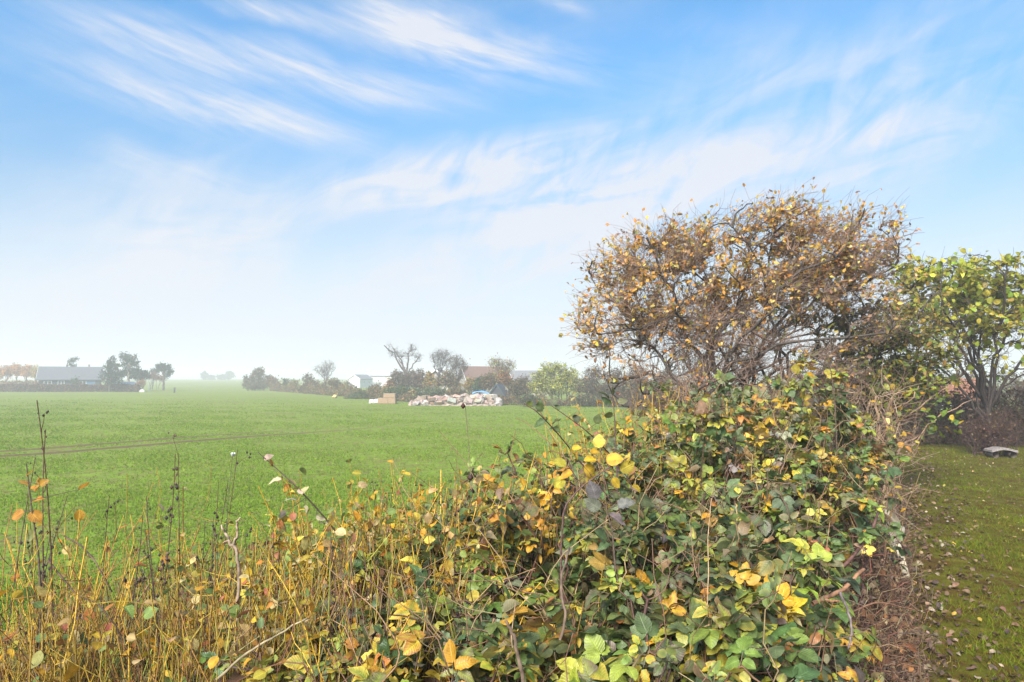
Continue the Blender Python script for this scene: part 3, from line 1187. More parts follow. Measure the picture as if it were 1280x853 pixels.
def build_background():
    # --- left: hedges, cottage garden
    def hedge(name, label, x0, x1, ytop, ybot, depth, pal, n, size, thick=.8, bumps=.12, depth2=None):
        a, b = gz(x0, depth), gz(x1, depth2 or depth)
        zt_ = P(x0, ytop, depth)[2]
        root = empty(name, (a + b) / 2, label, 'hedge')
        fb, sb = Buf(), Buf()
        u = rng.random(n)
        h = zt_ - a[2]
        prof = 1 + bumps * (np.sin(u * 31) * .5 + np.sin(u * 77 + 1) * .5)
        zz = rng.random(n) ** .8 * h * prof
        p = a[None] * (1 - u[:, None]) + b[None] * u[:, None]
        p[:, 2] = a[2] + zz
        p[:, 1] += rng.uniform(-thick, thick, n) * .6
        put_leaves(fb, DIAMOND, p, rand_dir(n, .3), rand_dir(n, .8), size * rng.uniform(.6, 1.4, n), choose(pal, n, None, .25))
        ns = max(30, n // 40)
        u = rng.random(ns)
        p0 = a[None] * (1 - u[:, None]) + b[None] * u[:, None]
        p0[:, 1] += rng.uniform(-.3, .3, ns)
        e = p0 + np.stack([rng.normal(0, .2, ns), rng.normal(0, .2, ns), h * rng.uniform(.7, 1.05, ns)], 1)
        tubes(sb, curve_to(p0 - (0, 0, .1), np.tile([0, 0, 1.], (ns, 1)), e, 5, 0, .1), np.linspace(.03, .012, 5)[None], np.array([.07, .05, .04]), 3)
        sb.build('stems', M_BARK, root)
        fb.build('foliage', M_FAR, root)
        return root
    hedge('hedge', 'long low rust-brown hedge along the far left edge of the field', -40, 176, 481, 490, 117, np.concatenate([RUST * .6, BROWNS * .6, BROWNS * .45]), 11000, .24)
    hedge('hedge', 'russet hedge behind the long hedge, left of the cottage', -40, 54, 477, 486, 130, np.concatenate([RUST, BROWNS]), 3500, .25)
    lab = ['orange autumn tree at the frame edge left of the cottage', 'second orange autumn tree from the frame edge, left of the cottage', 'middle orange autumn tree in the row left of the cottage',
           'orange autumn tree third from the cottage end of its row', 'yellowish orange autumn tree nearest the cottage']
    for i, (px, w, top) in enumerate(((-3, 9, 459), (9, 8, 457), (21, 8, 456), (33, 8, 457), (45, 6, 458))):
        far_tree('autumn_tree', lab[i], px, 150, 485, [(px, top + 6, w * .8, 7), (px + 1, top + 10, w * .7, 6)], (5, 18, 90, 200), (1700, .26, np.concatenate([ORANGE, ORANGE, RUST]) if i < 4 else np.concatenate([ORANGE, WILLOW]), None), r0=.09, group='orange trees left of the cottage', fork_z=474)
    far_tree('garden_shrub', 'green shrub against the wall of the blue-grey cottage', 94, 120, 486, [(94, 478, 7, 5)], (6, 25, 80, 100), (700, .18, GREENS, None), cat='shrub', r0=.03, bases=3)
    far_tree('bent_tree', 'wind-bent thin tree rising behind the cottage roof', 84, 134, 474, [(88, 452, 4, 2.4), (93, 449, 4.5, 1.6), (91, 457, 4, 2.5, .6)], (3, 10, 50, 120), (520, .22, PINE, None), r0=.13, fork_z=456, wind=(.5, 0, .1))
    # pines
    far_tree('pine_tree', 'dark conifer with layered boughs at the right end of the cottage', 138, 116, 484,
             [(140, 450, 4, 5), (139, 458, 9, 5), (136, 455, 7, 4), (140, 466, 14, 5), (136, 471, 11, 4), (145, 470, 11, 5), (140, 476, 13, 3.5)], (12, 40, 200, 300), (3600, .25, PINE, None), r0=.10, fork_z=458)
    far_tree('pine_tree', 'tallest pine with pale trunk and broad grey-green crown beside the cottage', 161, 122, 484,
             [(154, 445, 6, 4), (162, 449, 9, 5), (168, 455, 5, 6), (158, 456, 8, 5), (171, 462, 5, 6), (164, 463, 9, 5), (155, 467, 8, 5), (166, 469, 9, 5)], (9, 40, 180, 300), (3200, .26, PINE * 1.35, None), bark=(.3, .24, .19), r0=.14, fork_z=455)
    far_tree('dark_shrub', 'dark round evergreen bush right of the tall pine', 177, 124, 484, [(174, 469, 7, 6), (182, 469, 5, 6)], (6, 30, 100, 150), (1500, .26, np.concatenate([PINE * 1.2, GREENS]), None), cat='shrub', r0=.05, bases=3)
    far_tree('russet_shrub', 'low russet bush by the shed corner', 177, 117, 489, [(177, 479, 4, 5)], (5, 20, 60, 80), (450, .2, RUST, None), cat='shrub', r0=.03, bases=3)
    far_tree('russet_shrub', 'pinkish brown bush below the leaning pine', 193, 134, 481, [(191, 470, 7, 5), (200, 473, 8, 3.5)], (6, 25, 100, 150), (900, .26, np.concatenate([RUST, BROWNS]) * .8, None), cat='shrub', r0=.04, bases=4)
    far_tree('pine_tree', 'small wind-swept pine standing apart at the edge of the open field', 205, 132, 481,
             [(200, 458, 5, 3), (206, 460, 6, 4), (212, 465, 4, 3.5), (209, 468, 4, 4, .6)], (8, 30, 120, 200), (1900, .26, PINE * 1.2, None), r0=.12, fork_z=467, wind=(.2, 0, 0))
    far_tree('dark_shrub', 'low dark shrub left of the small wind-swept pine', 193, 140, 480, [(194, 464, 5, 2.4)], (5, 20, 60, 80), (500, .26, PINE, None), cat='shrub', r0=.05, bases=2)
    # far group on the crest
    for px, w, h, y, l in ((255, 4.5, 4, 469, 'hazy pointed tree at the left of the group on the far crest'), (264, 5, 2, 471.5, 'low hazy bush second in the group on the far crest'),
                           (277, 7, 2.6, 470.5, 'wide hazy thicket in the middle of the group on the far crest'), (287, 5.5, 4.2, 468.8, 'rounded hazy tree at the right of the group on the far crest')):
        far_tree('far_tree', l, px, 390, 476, [(px, y, w, h), (px, y + 2.5, w * .9, 3)], (5, 18, 60, 80), (1300, .6, GREENS * .8, None), r0=.2, group='trees on the far crest')
    # --- right hand hedgerow of the field, from far to near
    mixb = np.concatenate([BROWNS, OLIVE[:2] * .8, BROWNS * .8])
    far_tree('field_bush', 'large grey-brown bush at the far end of the field hedgerow', 322, 130, 488,
             [(322, 470, 9, 9), (311, 477, 8, 8), (332, 478, 10, 8), (318, 482, 16, 5), (326, 463, 4, 4)], (14, 70, 400, 900), (5200, .23, np.concatenate([mixb, OLIVE]), None), cat='shrub', r0=.05, bases=6)
    far_tree('russet_shrub', 'reddish bush against the right flank of the large grey-brown bush', 341, 128, 489, [(341, 477, 6, 7), (345, 482, 6, 6)], (8, 30, 120, 200), (1300, .24, np.concatenate([RUST * .8, BROWNS]), None), cat='shrub', r0=.04, bases=4)
    far_tree('green_shrub', 'small upright green bush between russet bush and bare hedgerow tree', 358, 120, 490, [(358, 478, 4, 5), (358, 484, 5, 5)], (6, 20, 80, 80), (800, .22, np.concatenate([GREENS, OLIVE]), None), cat='shrub', r0=.03, bases=3)
    far_tree('yellow_shrub', 'low yellow-tinged bush left of the bare hedgerow tree', 369, 117, 491, [(368, 480, 6, 5), (366, 486, 10, 4)], (6, 25, 100, 120), (1100, .22, np.concatenate([WILLOW * .8, OLIVE, BROWNS]), None), cat='shrub', r0=.03, bases=4)
    far_tree('field_bush', 'tangled brown bush below the left of the bare hedgerow tree', 388, 106, 493, [(386, 476, 8, 8), (390, 484, 14, 7), (380, 488, 8, 4)], (12, 60, 300, 700), (3000, .2, mixb, None), cat='shrub', r0=.04, bases=6)
    far_tree('bare_tree', 'small bare tree with upswept grey twigs in the hedgerow', 407, 104, 494, [(401, 462, 9, 6), (411, 458, 9, 8), (407, 468, 9, 6)], (8, 40, 220, 700), None, bark=(.13, .11, .10), r0=.06, fork_z=480, bases=1, twig=.8)
    far_tree('field_bush', 'grey-brown bush below the right of the bare hedgerow tree', 420, 97, 496, [(416, 481, 13, 8), (425, 488, 16, 6), (434, 484, 8, 6)], (12, 60, 300, 700), (3000, .2, np.concatenate([mixb, OLIVE]), None), cat='shrub', r0=.04, bases=6)
    far_tree('green_shrub', 'spreading dark green bramble mound below the white bungalow', 455, 80, 500, [(450, 495, 14, 6), (466, 491, 12, 6), (440, 499, 10, 4)], (12, 60, 260, 300), (3800, .17, np.concatenate([GREENS, OLIVE * .8]), None), cat='shrub', r0=.03, bases=7)
    far_tree('green_shrub', 'dark green mound directly behind the stack of pale bales', 502, 72, 502, [(500, 492, 15, 7), (516, 492, 12, 7), (488, 490, 10, 5)], (12, 60, 260, 300), (4200, .16, np.concatenate([GREENS, GREENS, OLIVE * .8]), None), cat='shrub', r0=.03, bases=7)
    far_tree('green_shrub', 'long dark green mound behind the left half of the rubble', 552, 74, 501, [(540, 491, 16, 5), (562, 492, 16, 5), (580, 493, 10, 4)], (12, 60, 260, 300), (3800, .16, np.concatenate([GREENS, OLIVE]), None), cat='shrub', r0=.03, bases=7)
    far_tree('bare_tree', 'tall bare tree forking into two crooked limbs right of the white house', 508, 86, 496,
             [(493, 441, 7, 6), (503, 446, 7, 7), (515, 438, 6, 9), (522, 447, 6, 6), (486, 434, 6, 4, .5), (509, 458, 3, 6, .6)], (7, 32, 150, 380), None, bark=(.10, .085, .075), r0=.13, fork_z=466, twig=.7, thick=.8)
    far_tree('field_bush', 'grey-brown thicket around the foot of the forked bare tree', 500, 84, 498, [(496, 472, 10, 9), (508, 474, 8, 8), (500, 482, 12, 6)], (14, 70, 360, 900), (2600, .17, mixb, None), cat='shrub', r0=.04, bases=6)
    far_tree('field_bush', 'brown twiggy thicket between the forked bare tree and the pale gable', 526, 82, 498, [(524, 470, 9, 8), (528, 480, 12, 8)], (14, 70, 360, 900), (1800, .17, BROWNS, None), cat='shrub', r0=.04, bases=6)
    far_tree('orange_shrub', 'small orange bush right beside the white house', 488, 84, 497, [(488, 480, 6, 4), (484, 484, 5, 4)], (6, 25, 90, 100), (700, .17, np.concatenate([ORANGE, RUST]) * .8, None), cat='shrub', r0=.03, bases=3)
    far_tree('orange_shrub', 'orange-yellow bush below the pale gable end', 538, 80, 498, [(537, 472, 6, 6), (535, 480, 6, 5), (543, 478, 5, 6)], (8, 30, 120, 150), (1400, .16, np.concatenate([ORANGE, WILLOW, BROWNS]) * .8, None), cat='shrub', r0=.03, bases=4)
    far_tree('bare_tree', 'dark bare tree with dense twigs in front of the pale gable', 548, 78, 498, [(546, 448, 9, 7), (553, 442, 9, 6), (557, 452, 7, 8), (547, 458, 6, 6)], (9, 45, 260, 900), None, bark=(.10, .085, .075), r0=.07, fork_z=473, twig=.7)
    far_tree('bare_tree', 'grey hazy bare tree left of the brown-roofed house', 570, 77, 498, [(570, 452, 10, 8), (576, 459, 9, 8), (566, 462, 8, 8), (572, 470, 9, 6)], (9, 50, 320, 1200), (500, .14, BROWNS, None), bark=(.14, .12, .105), r0=.06, fork_z=480, twig=.7)
    far_tree('bare_tree', 'half-bare tree with sparse yellow leaves in front of the grey roof', 628, 76, 498, [(620, 454, 10, 7), (634, 458, 9, 8), (626, 466, 12, 6)], (9, 50, 300, 900), (900, .14, np.concatenate([WILLOW, RUST]), None), bark=(.15, .125, .10), r0=.06, fork_z=478, twig=.7)
    far_tree('orange_shrub', 'rusty orange bush under the half-bare yellow tree', 632, 72, 500, [(630, 473, 7, 7), (636, 478, 7, 6), (622, 476, 5, 5)], (8, 40, 160, 250), (1500, .15, np.concatenate([ORANGE, RUST, RUST]) * .7, None), cat='shrub', r0=.03, bases=4)
    far_tree('orange_shrub', 'orange bush in front of the brown-roofed house', 588, 74, 500, [(588, 479, 6, 6), (584, 484, 5, 5)], (8, 30, 120, 150), (1000, .15, np.concatenate([ORANGE, RUST, WILLOW]) * .8, None), cat='shrub', r0=.03, bases=3)
    far_tree('green_shrub', 'dark green upright bush in front of the brown-roofed house', 600, 72, 500, [(600, 478, 6, 8), (598, 486, 8, 6)], (8, 30, 120, 150), (1500, .15, np.concatenate([GREENS * .8, GREENS]), None), cat='shrub', r0=.03, bases=3)
    far_tree('field_bush', 'brown thicket between the rubble pile and the yellow willow', 645, 66, 503, [(642, 482, 10, 8), (648, 492, 14, 7), (654, 478, 6, 8)], (14, 70, 360, 900), (2200, .14, np.concatenate([mixb, OLIVE * .7]), None), cat='shrub', r0=.03, bases=6)
    far_tree('willow_bush', 'rounded yellow-green willow bush at the near edge of the field', 694, 64, 504,
             [(686, 462, 14, 10), (702, 466, 16, 12), (676, 474, 13, 12), (714, 474, 13, 13), (694, 482, 26, 12), (670, 486, 12, 9), (724, 484, 10, 12)], (20, 110, 700, 1800), (11000, .13, np.concatenate([WILLOW, WILLOW, WILLOW, OLIVE]), None), cat='shrub', r0=.04, bases=9, twig=.5)
    for px, top, d, w, l in ((742, 456, 60, 17, 'brown leafless thicket directly right of the yellow willow'), (768, 460, 57, 17, 'dense brown thicket under the left branches of the orange hawthorn'),
                             (796, 458, 54, 18, 'brown thicket behind the lower hawthorn branches'), (828, 462, 50, 20, 'brown thicket deepest behind the hawthorn')):
        far_tree('field_bush', l, px, d, 505, [(px, top + 14, w * .8, 12), (px - 6, top + 28, w, 12), (px + 6, top + 36, w, 8), (px + 3, top + 8, w * .5, 7)], (16, 90, 500, 1800), (2600, .12, np.concatenate([BROWNS, BROWNS * .8, RUST * .5, OLIVE * .5]), None), cat='shrub', r0=.035, bases=7, twig=.5)
    for px, y, w, l in ((660, 500, 12, 'low dark bramble mound right of the rubble pile'), (730, 500, 16, 'low brown bramble mound right below the willow'), (775, 502, 18, 'low brown bramble mound under the dense thicket')):
        far_tree('low_shrub', l, px, 58, 506, [(px, y - 1, w, 5), (px + 5, y + 1, w, 4)], (10, 40, 200, 300), (1700, .13, np.concatenate([BROWNS, GREENS, OLIVE * .7]), None), cat='shrub', r0=.02, bases=6)
    hedge('hedge', 'low strip of brown brambles and dead grass along the foot of the field hedgerow', 338, 520, 481, 490, 128, np.concatenate([BROWNS, OLIVE, RUST * .7, L3((.3, .24, .12), (.26, .2, .1))]), 12000, .17, 1.6, .5, 68)
    hedge('hedge', 'low strip of brown brambles along the field edge right of the rubble pile', 622, 860, 497, 505, 62, np.concatenate([BROWNS, OLIVE, RUST * .6]), 7000, .13, 1.0, .5, 55)
    for px, top, d, w, l in ((515, 466, 88, 10, 'grey-brown scrub rising behind the forked bare tree'), (588, 466, 90, 10, 'grey-brown scrub against the left edge of the brown roof'), (440, 484, 90, 12, 'rust-brown scrub below the white bungalow gable'), (473, 480, 86, 10, 'grey-brown scrub in front of the long low white house'), (560, 466, 76, 12, 'olive-brown scrub under the grey hazy bare tree'),
                             (612, 468, 70, 10, 'olive scrub between dark upright bush and rusty orange bush'), (655, 474, 70, 11, 'grey-brown scrub below the plain grey roof'), (571, 484, 72, 12, 'brown scrub in front of the pale gable and grey bare tree'), (545, 484, 76, 10, 'ochre scrub directly below the pale gable')):
        far_tree('scrub', l, px, d, 500, [(px, top + 4, w * .7, 6), (px - 4, top + 11, w, 7), (px + 5, top + 13, w, 6)], (10, 45, 240, 500), (2000, .16, np.concatenate([BROWNS, OLIVE, RUST * .6]), None), cat='shrub', r0=.03, bases=6)
    # --- stones, bales and odd things on the field edge
    def chunk(buf, c, s, col):
        g = np.array([(x, y, z) for x in (-1, 0, 1) for y in (-1, 0, 1) for z in (-1, 0, 1)], float)
        bm = [(-1, -1, -1), (1, -1, -1), (1, 1, -1), (-1, 1, -1), (-1, -1, 1), (1, -1, 1), (1, 1, 1), (-1, 1, 1), (0, 0, 1.2), (0, -1.15, 0), (1.15, 0, 0), (-1.15, 0, 0)]
        v = np.array(bm, float) * s[None] * .5 * (1 + rng.normal(0, .16, (12, 3)))
        M = np.array(Matrix.Rotation(rng.uniform(0, 6), 3, 'Z') @ Matrix.Rotation(rng.normal(0, .5), 3, 'X') @ Matrix.Rotation(rng.normal(0, .5), 3, 'Y'))
        v = v @ M.T + c
        f = [(0, 2, 1), (0, 3, 2), (4, 5, 8), (5, 6, 8), (6, 7, 8), (7, 4, 8), (0, 1, 9), (1, 5, 9), (5, 4, 9), (4, 0, 9), (1, 2, 10), (2, 6, 10), (6, 5, 10), (5, 1, 10), (3, 0, 11), (0, 4, 11), (4, 7, 11), (7, 3, 11), (2, 3, 7), (2, 7, 6)]
        buf.add(v, f, col)
    rp = L3((.25, .175, .135), (.29, .22, .17), (.20, .135, .10), (.32, .265, .22), (.20, .115, .075), (.12, .10, .085), (.36, .32, .28))

    def heap_h(u):
        return .84 * np.interp(u, [0, .12, .3, .5, .7, .85, 1], [.1, .6, .75, .85, 1.0, .95, .35])
    x0, x1 = gz(515, 61)[0], gz(626, 61)[0]
    rb = Buf()
    for i in range(420):
        u = rng.random()
        h = heap_h(u)
        dy = rng.uniform(-1.4, 1.4)
        zz = h * (1 - (dy / 1.7) ** 2) * rng.uniform(.75, 1.0)
        x = x0 + (x1 - x0) * u
        chunk(rb, np.array([x, 61.5 + dy, FIELD_Z + zz]), rng.uniform(.14, .42, 3), choose(rp * (np.array([.8, .6, .5]) if u > .75 and zz > .6 and rng.random() < .6 else 1.0), 1)[0])
    # the core under the loose pieces
    S, T = np.meshgrid(np.linspace(0, 1, 40), np.linspace(-1.6, 1.6, 16), indexing='ij')
    cv = np.stack([x0 + (x1 - x0) * S, 61.5 + T, FIELD_Z - .05 + np.maximum(0, heap_h(S) * (1 - (T / 1.65) ** 2)) * .85 + rng.normal(0, .04, S.shape)], -1)
    idx = np.arange(S.size).reshape(S.shape)
    A, B, Cc, D = idx[:-1, :-1].ravel(), idx[1:, :-1].ravel(), idx[1:, 1:].ravel(), idx[:-1, 1:].ravel()
    rb.add(cv.reshape(-1, 3), np.concatenate([np.stack([A, B, Cc], 1), np.stack([A, Cc, D], 1)]), (.3, .24, .19))
    tag(rb.build('rubble', M_STONE, None, False, origin=((x0 + x1) / 2, 61.5, FIELD_Z)), kind='stuff')
    for i in range(34):
        u = (i + rng.random()) / 34
        h = heap_h(u)
        dy = rng.uniform(-1.5, -.2)
        zz = h * (1 - (dy / 1.7) ** 2) * .95 + .08
        b = Buf()
        c = np.array([x0 + (x1 - x0) * u, 61.5 + dy, FIELD_Z + zz])
        chunk(b, c, rng.uniform(.35, .75, 3) * (1, 1, .6), choose(rp[[0, 1, 3, 6, 2]], 1)[0])
        tag(b.build('rubble_chunk', M_STONE, None, False, origin=c), 'pinkish pale chunk of broken concrete lying on the rubble pile', 'stone', 'large chunks on the rubble pile')
    # stack of pale bales / blocks
    st_p = gz(486, 65)
    pal_m = plain_material('straw', (.29, .195, .12), .9, .25, 6, (1, 1, 6), .5)
    for i, (px, z, w, h) in enumerate(((480, 0.0, 1.0, .55), (491, 0.0, .72, .55), (488, .56, 1.15, .42))):
        b = Buf()
        x = gz(px, 65)[0]
        box(b, (x - w / 2, 64.6, FIELD_Z + z), (x + w / 2, 65.4, FIELD_Z + z + h))
        o = b.build('straw_bale', pal_m, None, False, origin=(x, 65, FIELD_Z + z))
        bv = o.modifiers.new('soft', 'BEVEL')
        bv.width = .06
        bv.segments = 2
        tag(o, ['lower left tan block of the small stack left of the rubble', 'lower right tan block of the small stack left of the rubble', 'top tan block of the small stack left of the rubble'][i], 'bale', 'tan blocks stacked at the field edge')
    for i, (px, w, l) in enumerate(((466, .55, 'white flat stone left of the tan block stack'), (471, .4, 'smaller white stone touching the tan block stack'), (343, .8, 'white stone at the foot of the russet bush'), (419, .5, 'yellowish stone alone on the field edge'), (177.5, .9, 'pale stone at the right end of the long left hedge'))):
        d = (66, 66, 128, 82, 117)[i]
        b = Buf()
        c = gz(px, d) + (0, 0, .12)
        chunk(b, c, np.array([w, .4, .35 if i != 4 else .6]), (.68, .66, .6) if i != 3 else (.55, .42, .15))
        tag(b.build('field_stone', M_STONE, None, False, origin=c), l, 'stone')
    b = Buf()
    c = P(601, 490.5, 61.8)
    uu = np.linspace(-1, 1, 14)
    S, T = np.meshgrid(uu, uu, indexing='ij')
    cv = np.stack([c[0] + S * .75, c[1] + T * .6, c[2] + .12 - .16 * S ** 2 - .1 * T ** 2 + .04 * wavy(S * 3, T * 3, 1)], -1)
    cv2 = cv - np.array([0, 0, .03])
    idx = np.arange(S.size).reshape(S.shape)
    A, B, Cc, D = idx[:-1, :-1].ravel(), idx[1:, :-1].ravel(), idx[1:, 1:].ravel(), idx[:-1, 1:].ravel()
    f = np.concatenate([np.stack([A, B, Cc], 1), np.stack([A, Cc, D], 1)])
    b.add(cv.reshape(-1, 3), f)
    b.add(cv2.reshape(-1, 3), f[:, ::-1])
    tag(b.build('tarpaulin', plain_material('blue_sheet', (.16, .32, .55), .45, .12, 6), None, True, origin=c), 'crumpled blue plastic sheet lying on top of the rubble pile', 'tarpaulin')
    # dark little tent-like shed right of the rubble
    p = gz(624, 68)
    house('field_shelter', 'small dark pitched shelter right behind the rubble pile', p, facing(p, R(75)), (2.0, 1.6), .7, 1.75, plain_material('black_boards', (.04, .04, .045)), plain_material('dark_felt', (.06, .06, .07)), over=.1, barge=M_GLASS)
    bpy.data.objects['field_shelter']['category'] = 'shed'
    for px, d, h, w, l in ((219, 112, .75, .16, 'short dark stump of a post standing alone in the open field'), (187.5, 121, 1.3, .07, 'thin blue-grey post right of the long left hedge')):
        root = empty('field_post', gz(px, d), l, 'post')
        b, t_ = Buf(), Buf()
        g = gz(px, d)
        tubes(b, np.array([[g + (0, 0, -.1), g + (.01, 0, h * .5), g + (.03, 0, h)]]), np.array([[w, w * .8, w * .9]]), (.06, .055, .05) if w > .1 else (.2, .25, .3), 6, True)
        b.build('shaft', M_BARK, root)
        tubes(t_, np.array([[g + (.03, 0, h + .002), g + (.03, 0, h + .08)]]), np.array([[w * 1.25, w * .9]]), (.07, .06, .05), 6, True)
        t_.build('cap', M_BARK, root)


build_background()

# ------------------------------------------------------------------ hawthorn, right tree, garden hedge
YO = L3((.80, .38, .06), (.80, .50, .09), (.76, .34, .07), (.74, .54, .16), (.70, .42, .20))


def mid_leaves(buf, sk, n, size, pal, wts, temps, mask=None, levels=(-1, -2), droop=.2, up=1.1, light=0.0):
    p, d = anchors(sk, n, levels)
    if mask is not None:
        k = rng.random(len(p)) < mask(p)
        p, d = p[k], d[k]
    n = len(p)
    dd = norm(d * .6 + rand_dir(n) * .9 - np.array([0, 0, droop]))
    c = choose(pal, n, wts, .18) if not callable(pal) else pal(p)
    put_leaves(buf, temps, p, dd, norm(rand_dir(n, up) + light * np.array(_dir)), size * rng.uniform(.6, 1.35, n), c, c * rng.uniform(.6, 1.1, (n, 1)))


def blobs_at(depth, rows, ry=None):
    m = depth / F
    out = []
    for q in rows:
        dd = depth + (q[5] if len(q) > 5 else 0)
        c = P(q[0], q[1], dd)
        out.append((c[0], c[1], c[2], q[2] * m, (ry or max(q[2], q[3]) * m * .85), q[3] * m, q[4] if len(q) > 4 else 1.0))
    return out


def build_hawthorn():
    D = 8.6
    b = P(915, 640, D)
    b[2] = ground_z(b[0], b[1]) - .05
    rows = [(775, 405, 54, 42), (770, 345, 40, 30), (830, 325, 58, 38), (815, 440, 62, 38), (775, 465, 34, 30, .7), (845, 490, 50, 26, .6), (900, 320, 62, 52), (955, 296, 50, 38), (1010, 320, 60, 44),
            (1060, 332, 48, 34), (960, 390, 80, 60), (880, 430, 75, 50), (1040, 400, 70, 50), (1070, 302, 36, 18, .6), (735, 378, 20, 14, .5), (985, 272, 40, 18, .6), (900, 485, 95, 42, 1.1), (840, 500, 60, 30, .9), (1080, 290, 26, 10, .5), (1050, 282, 30, 16, .5), (945, 268, 30, 12, .5), (850, 385, 60, 36, .9), (1000, 465, 80, 40, 1.0)]
    bl = blobs_at(D, rows, .75)
    root = empty('hawthorn_tree', b, 'wind-swept hawthorn with orange-yellow leaves and tangled dark twigs', 'tree')
    bases = [b, b + (.18, .1, 0), b + (-.16, -.12, 0), b + (.4, -.1, 0)]
    forks = [P(885, 470, D), P(930, 460, D + .2), P(850, 480, D - .2), P(985, 475, D)]
    sk = grow(bases, bl, (26, 180, 1650, 9500), (.026, .014, .0064, .0032), .36, lambda p: np.stack([-.35 + 1.0 * sstep(1.2, 3.2, p[:, 0]), 0 * p[:, 0], .12 + .16 * sstep(1.2, 3.0, p[:, 0])], 1), forks, .05, .05, .2, 5, .55,
              keep=lambda p: wavy(p[:, 0] * 1.5 + 2, p[:, 2] * 2.2 + p[:, 1] * .8, 1) > -.42,
              sprays=(340, lambda p: (p[:, 2] > 3.15 - .35 * np.abs(p[:, 0] - 2.6)) | (p[:, 0] < 1.15),
                      lambda p: np.stack([-.75 + 1.6 * sstep(1.0, 2.4, p[:, 0]), 0 * p[:, 0], .18 + .4 * sstep(1.2, 2.6, p[:, 0]) - .2 * sstep(3.2, 4.4, p[:, 0])], 1), .42))
    tb, cb, lb = Buf(), Buf(), Buf()
    skin(sk, tb, cb, (.06, .05, .042), (.22, .15, .115), 3, (8, 6, 5, 4, 3))
    tb.build('trunk', M_BARK, root)
    cb.build('twigs', M_TWIG, root)

    def cover(p):
        # fuller foliage on the outer and upper shell, thinner in the middle
        z = p[:, 2]
        x = p[:, 0]
        return np.clip(.12 + .75 * sstep(1.9, 2.9, z) + .4 * sstep(1.9, .9, x) + .35 * sstep(3.4, 4.2, x), 0, 1) * (.22 + .78 * (wavy(x * 3.1, z * 3.6 + p[:, 1] * 2, 1) > -.02))

    def pal(p):
        n = len(p)
        c = choose(YO, n, (3, 3, 2, 2, 2), .2)
        g = choose(L3((.20, .22, .05), (.30, .28, .06), (.34, .24, .07), (.14, .17, .05)), n)
        br = choose(L3((.42, .23, .13), (.34, .18, .11), (.50, .30, .16)), n)
        k = rng.random(n) < .1 + .6 * sstep(2.6, 4.2, p[:, 0]) * sstep(3.5, 2.2, p[:, 2])
        c[k] = g[k]
        k = rng.random(n) < .16 + .25 * sstep(3.5, 4.6, p[:, 0]) + .25 * sstep(2.3, 1.5, p[:, 2])
        c[k] = br[k]
        return c
    mid_leaves(lb, sk, 42000, .052, pal, None, SMALL, cover, levels=(-2, -3), up=.1, light=.9)
    mid_leaves(lb, sk, 1300, .05, pal, None, SMALL, None, levels=(-1,), up=.1, light=.9)
    lb.build('crown', M_LEAF, root)
    # haws
    p, d = anchors(sk, 260)
    hb_ = Buf()
    o8 = np.array([(0, 0, 1), (1, 0, 0), (0, 1, 0), (-1, 0, 0), (0, -1, 0), (0, 0, -1)], float)
    of = np.array([(0, 1, 2), (0, 2, 3), (0, 3, 4), (0, 4, 1), (5, 2, 1), (5, 3, 2), (5, 4, 3), (5, 1, 4)])
    for q in p:
        for _ in range(2):
            hb_.add(o8 * .008 + q + rng.normal(0, .012, 3), of, (.20, .02, .02))
    tag(hb_.build('berries', M_TWIG, root), kind='stuff')


build_hawthorn()


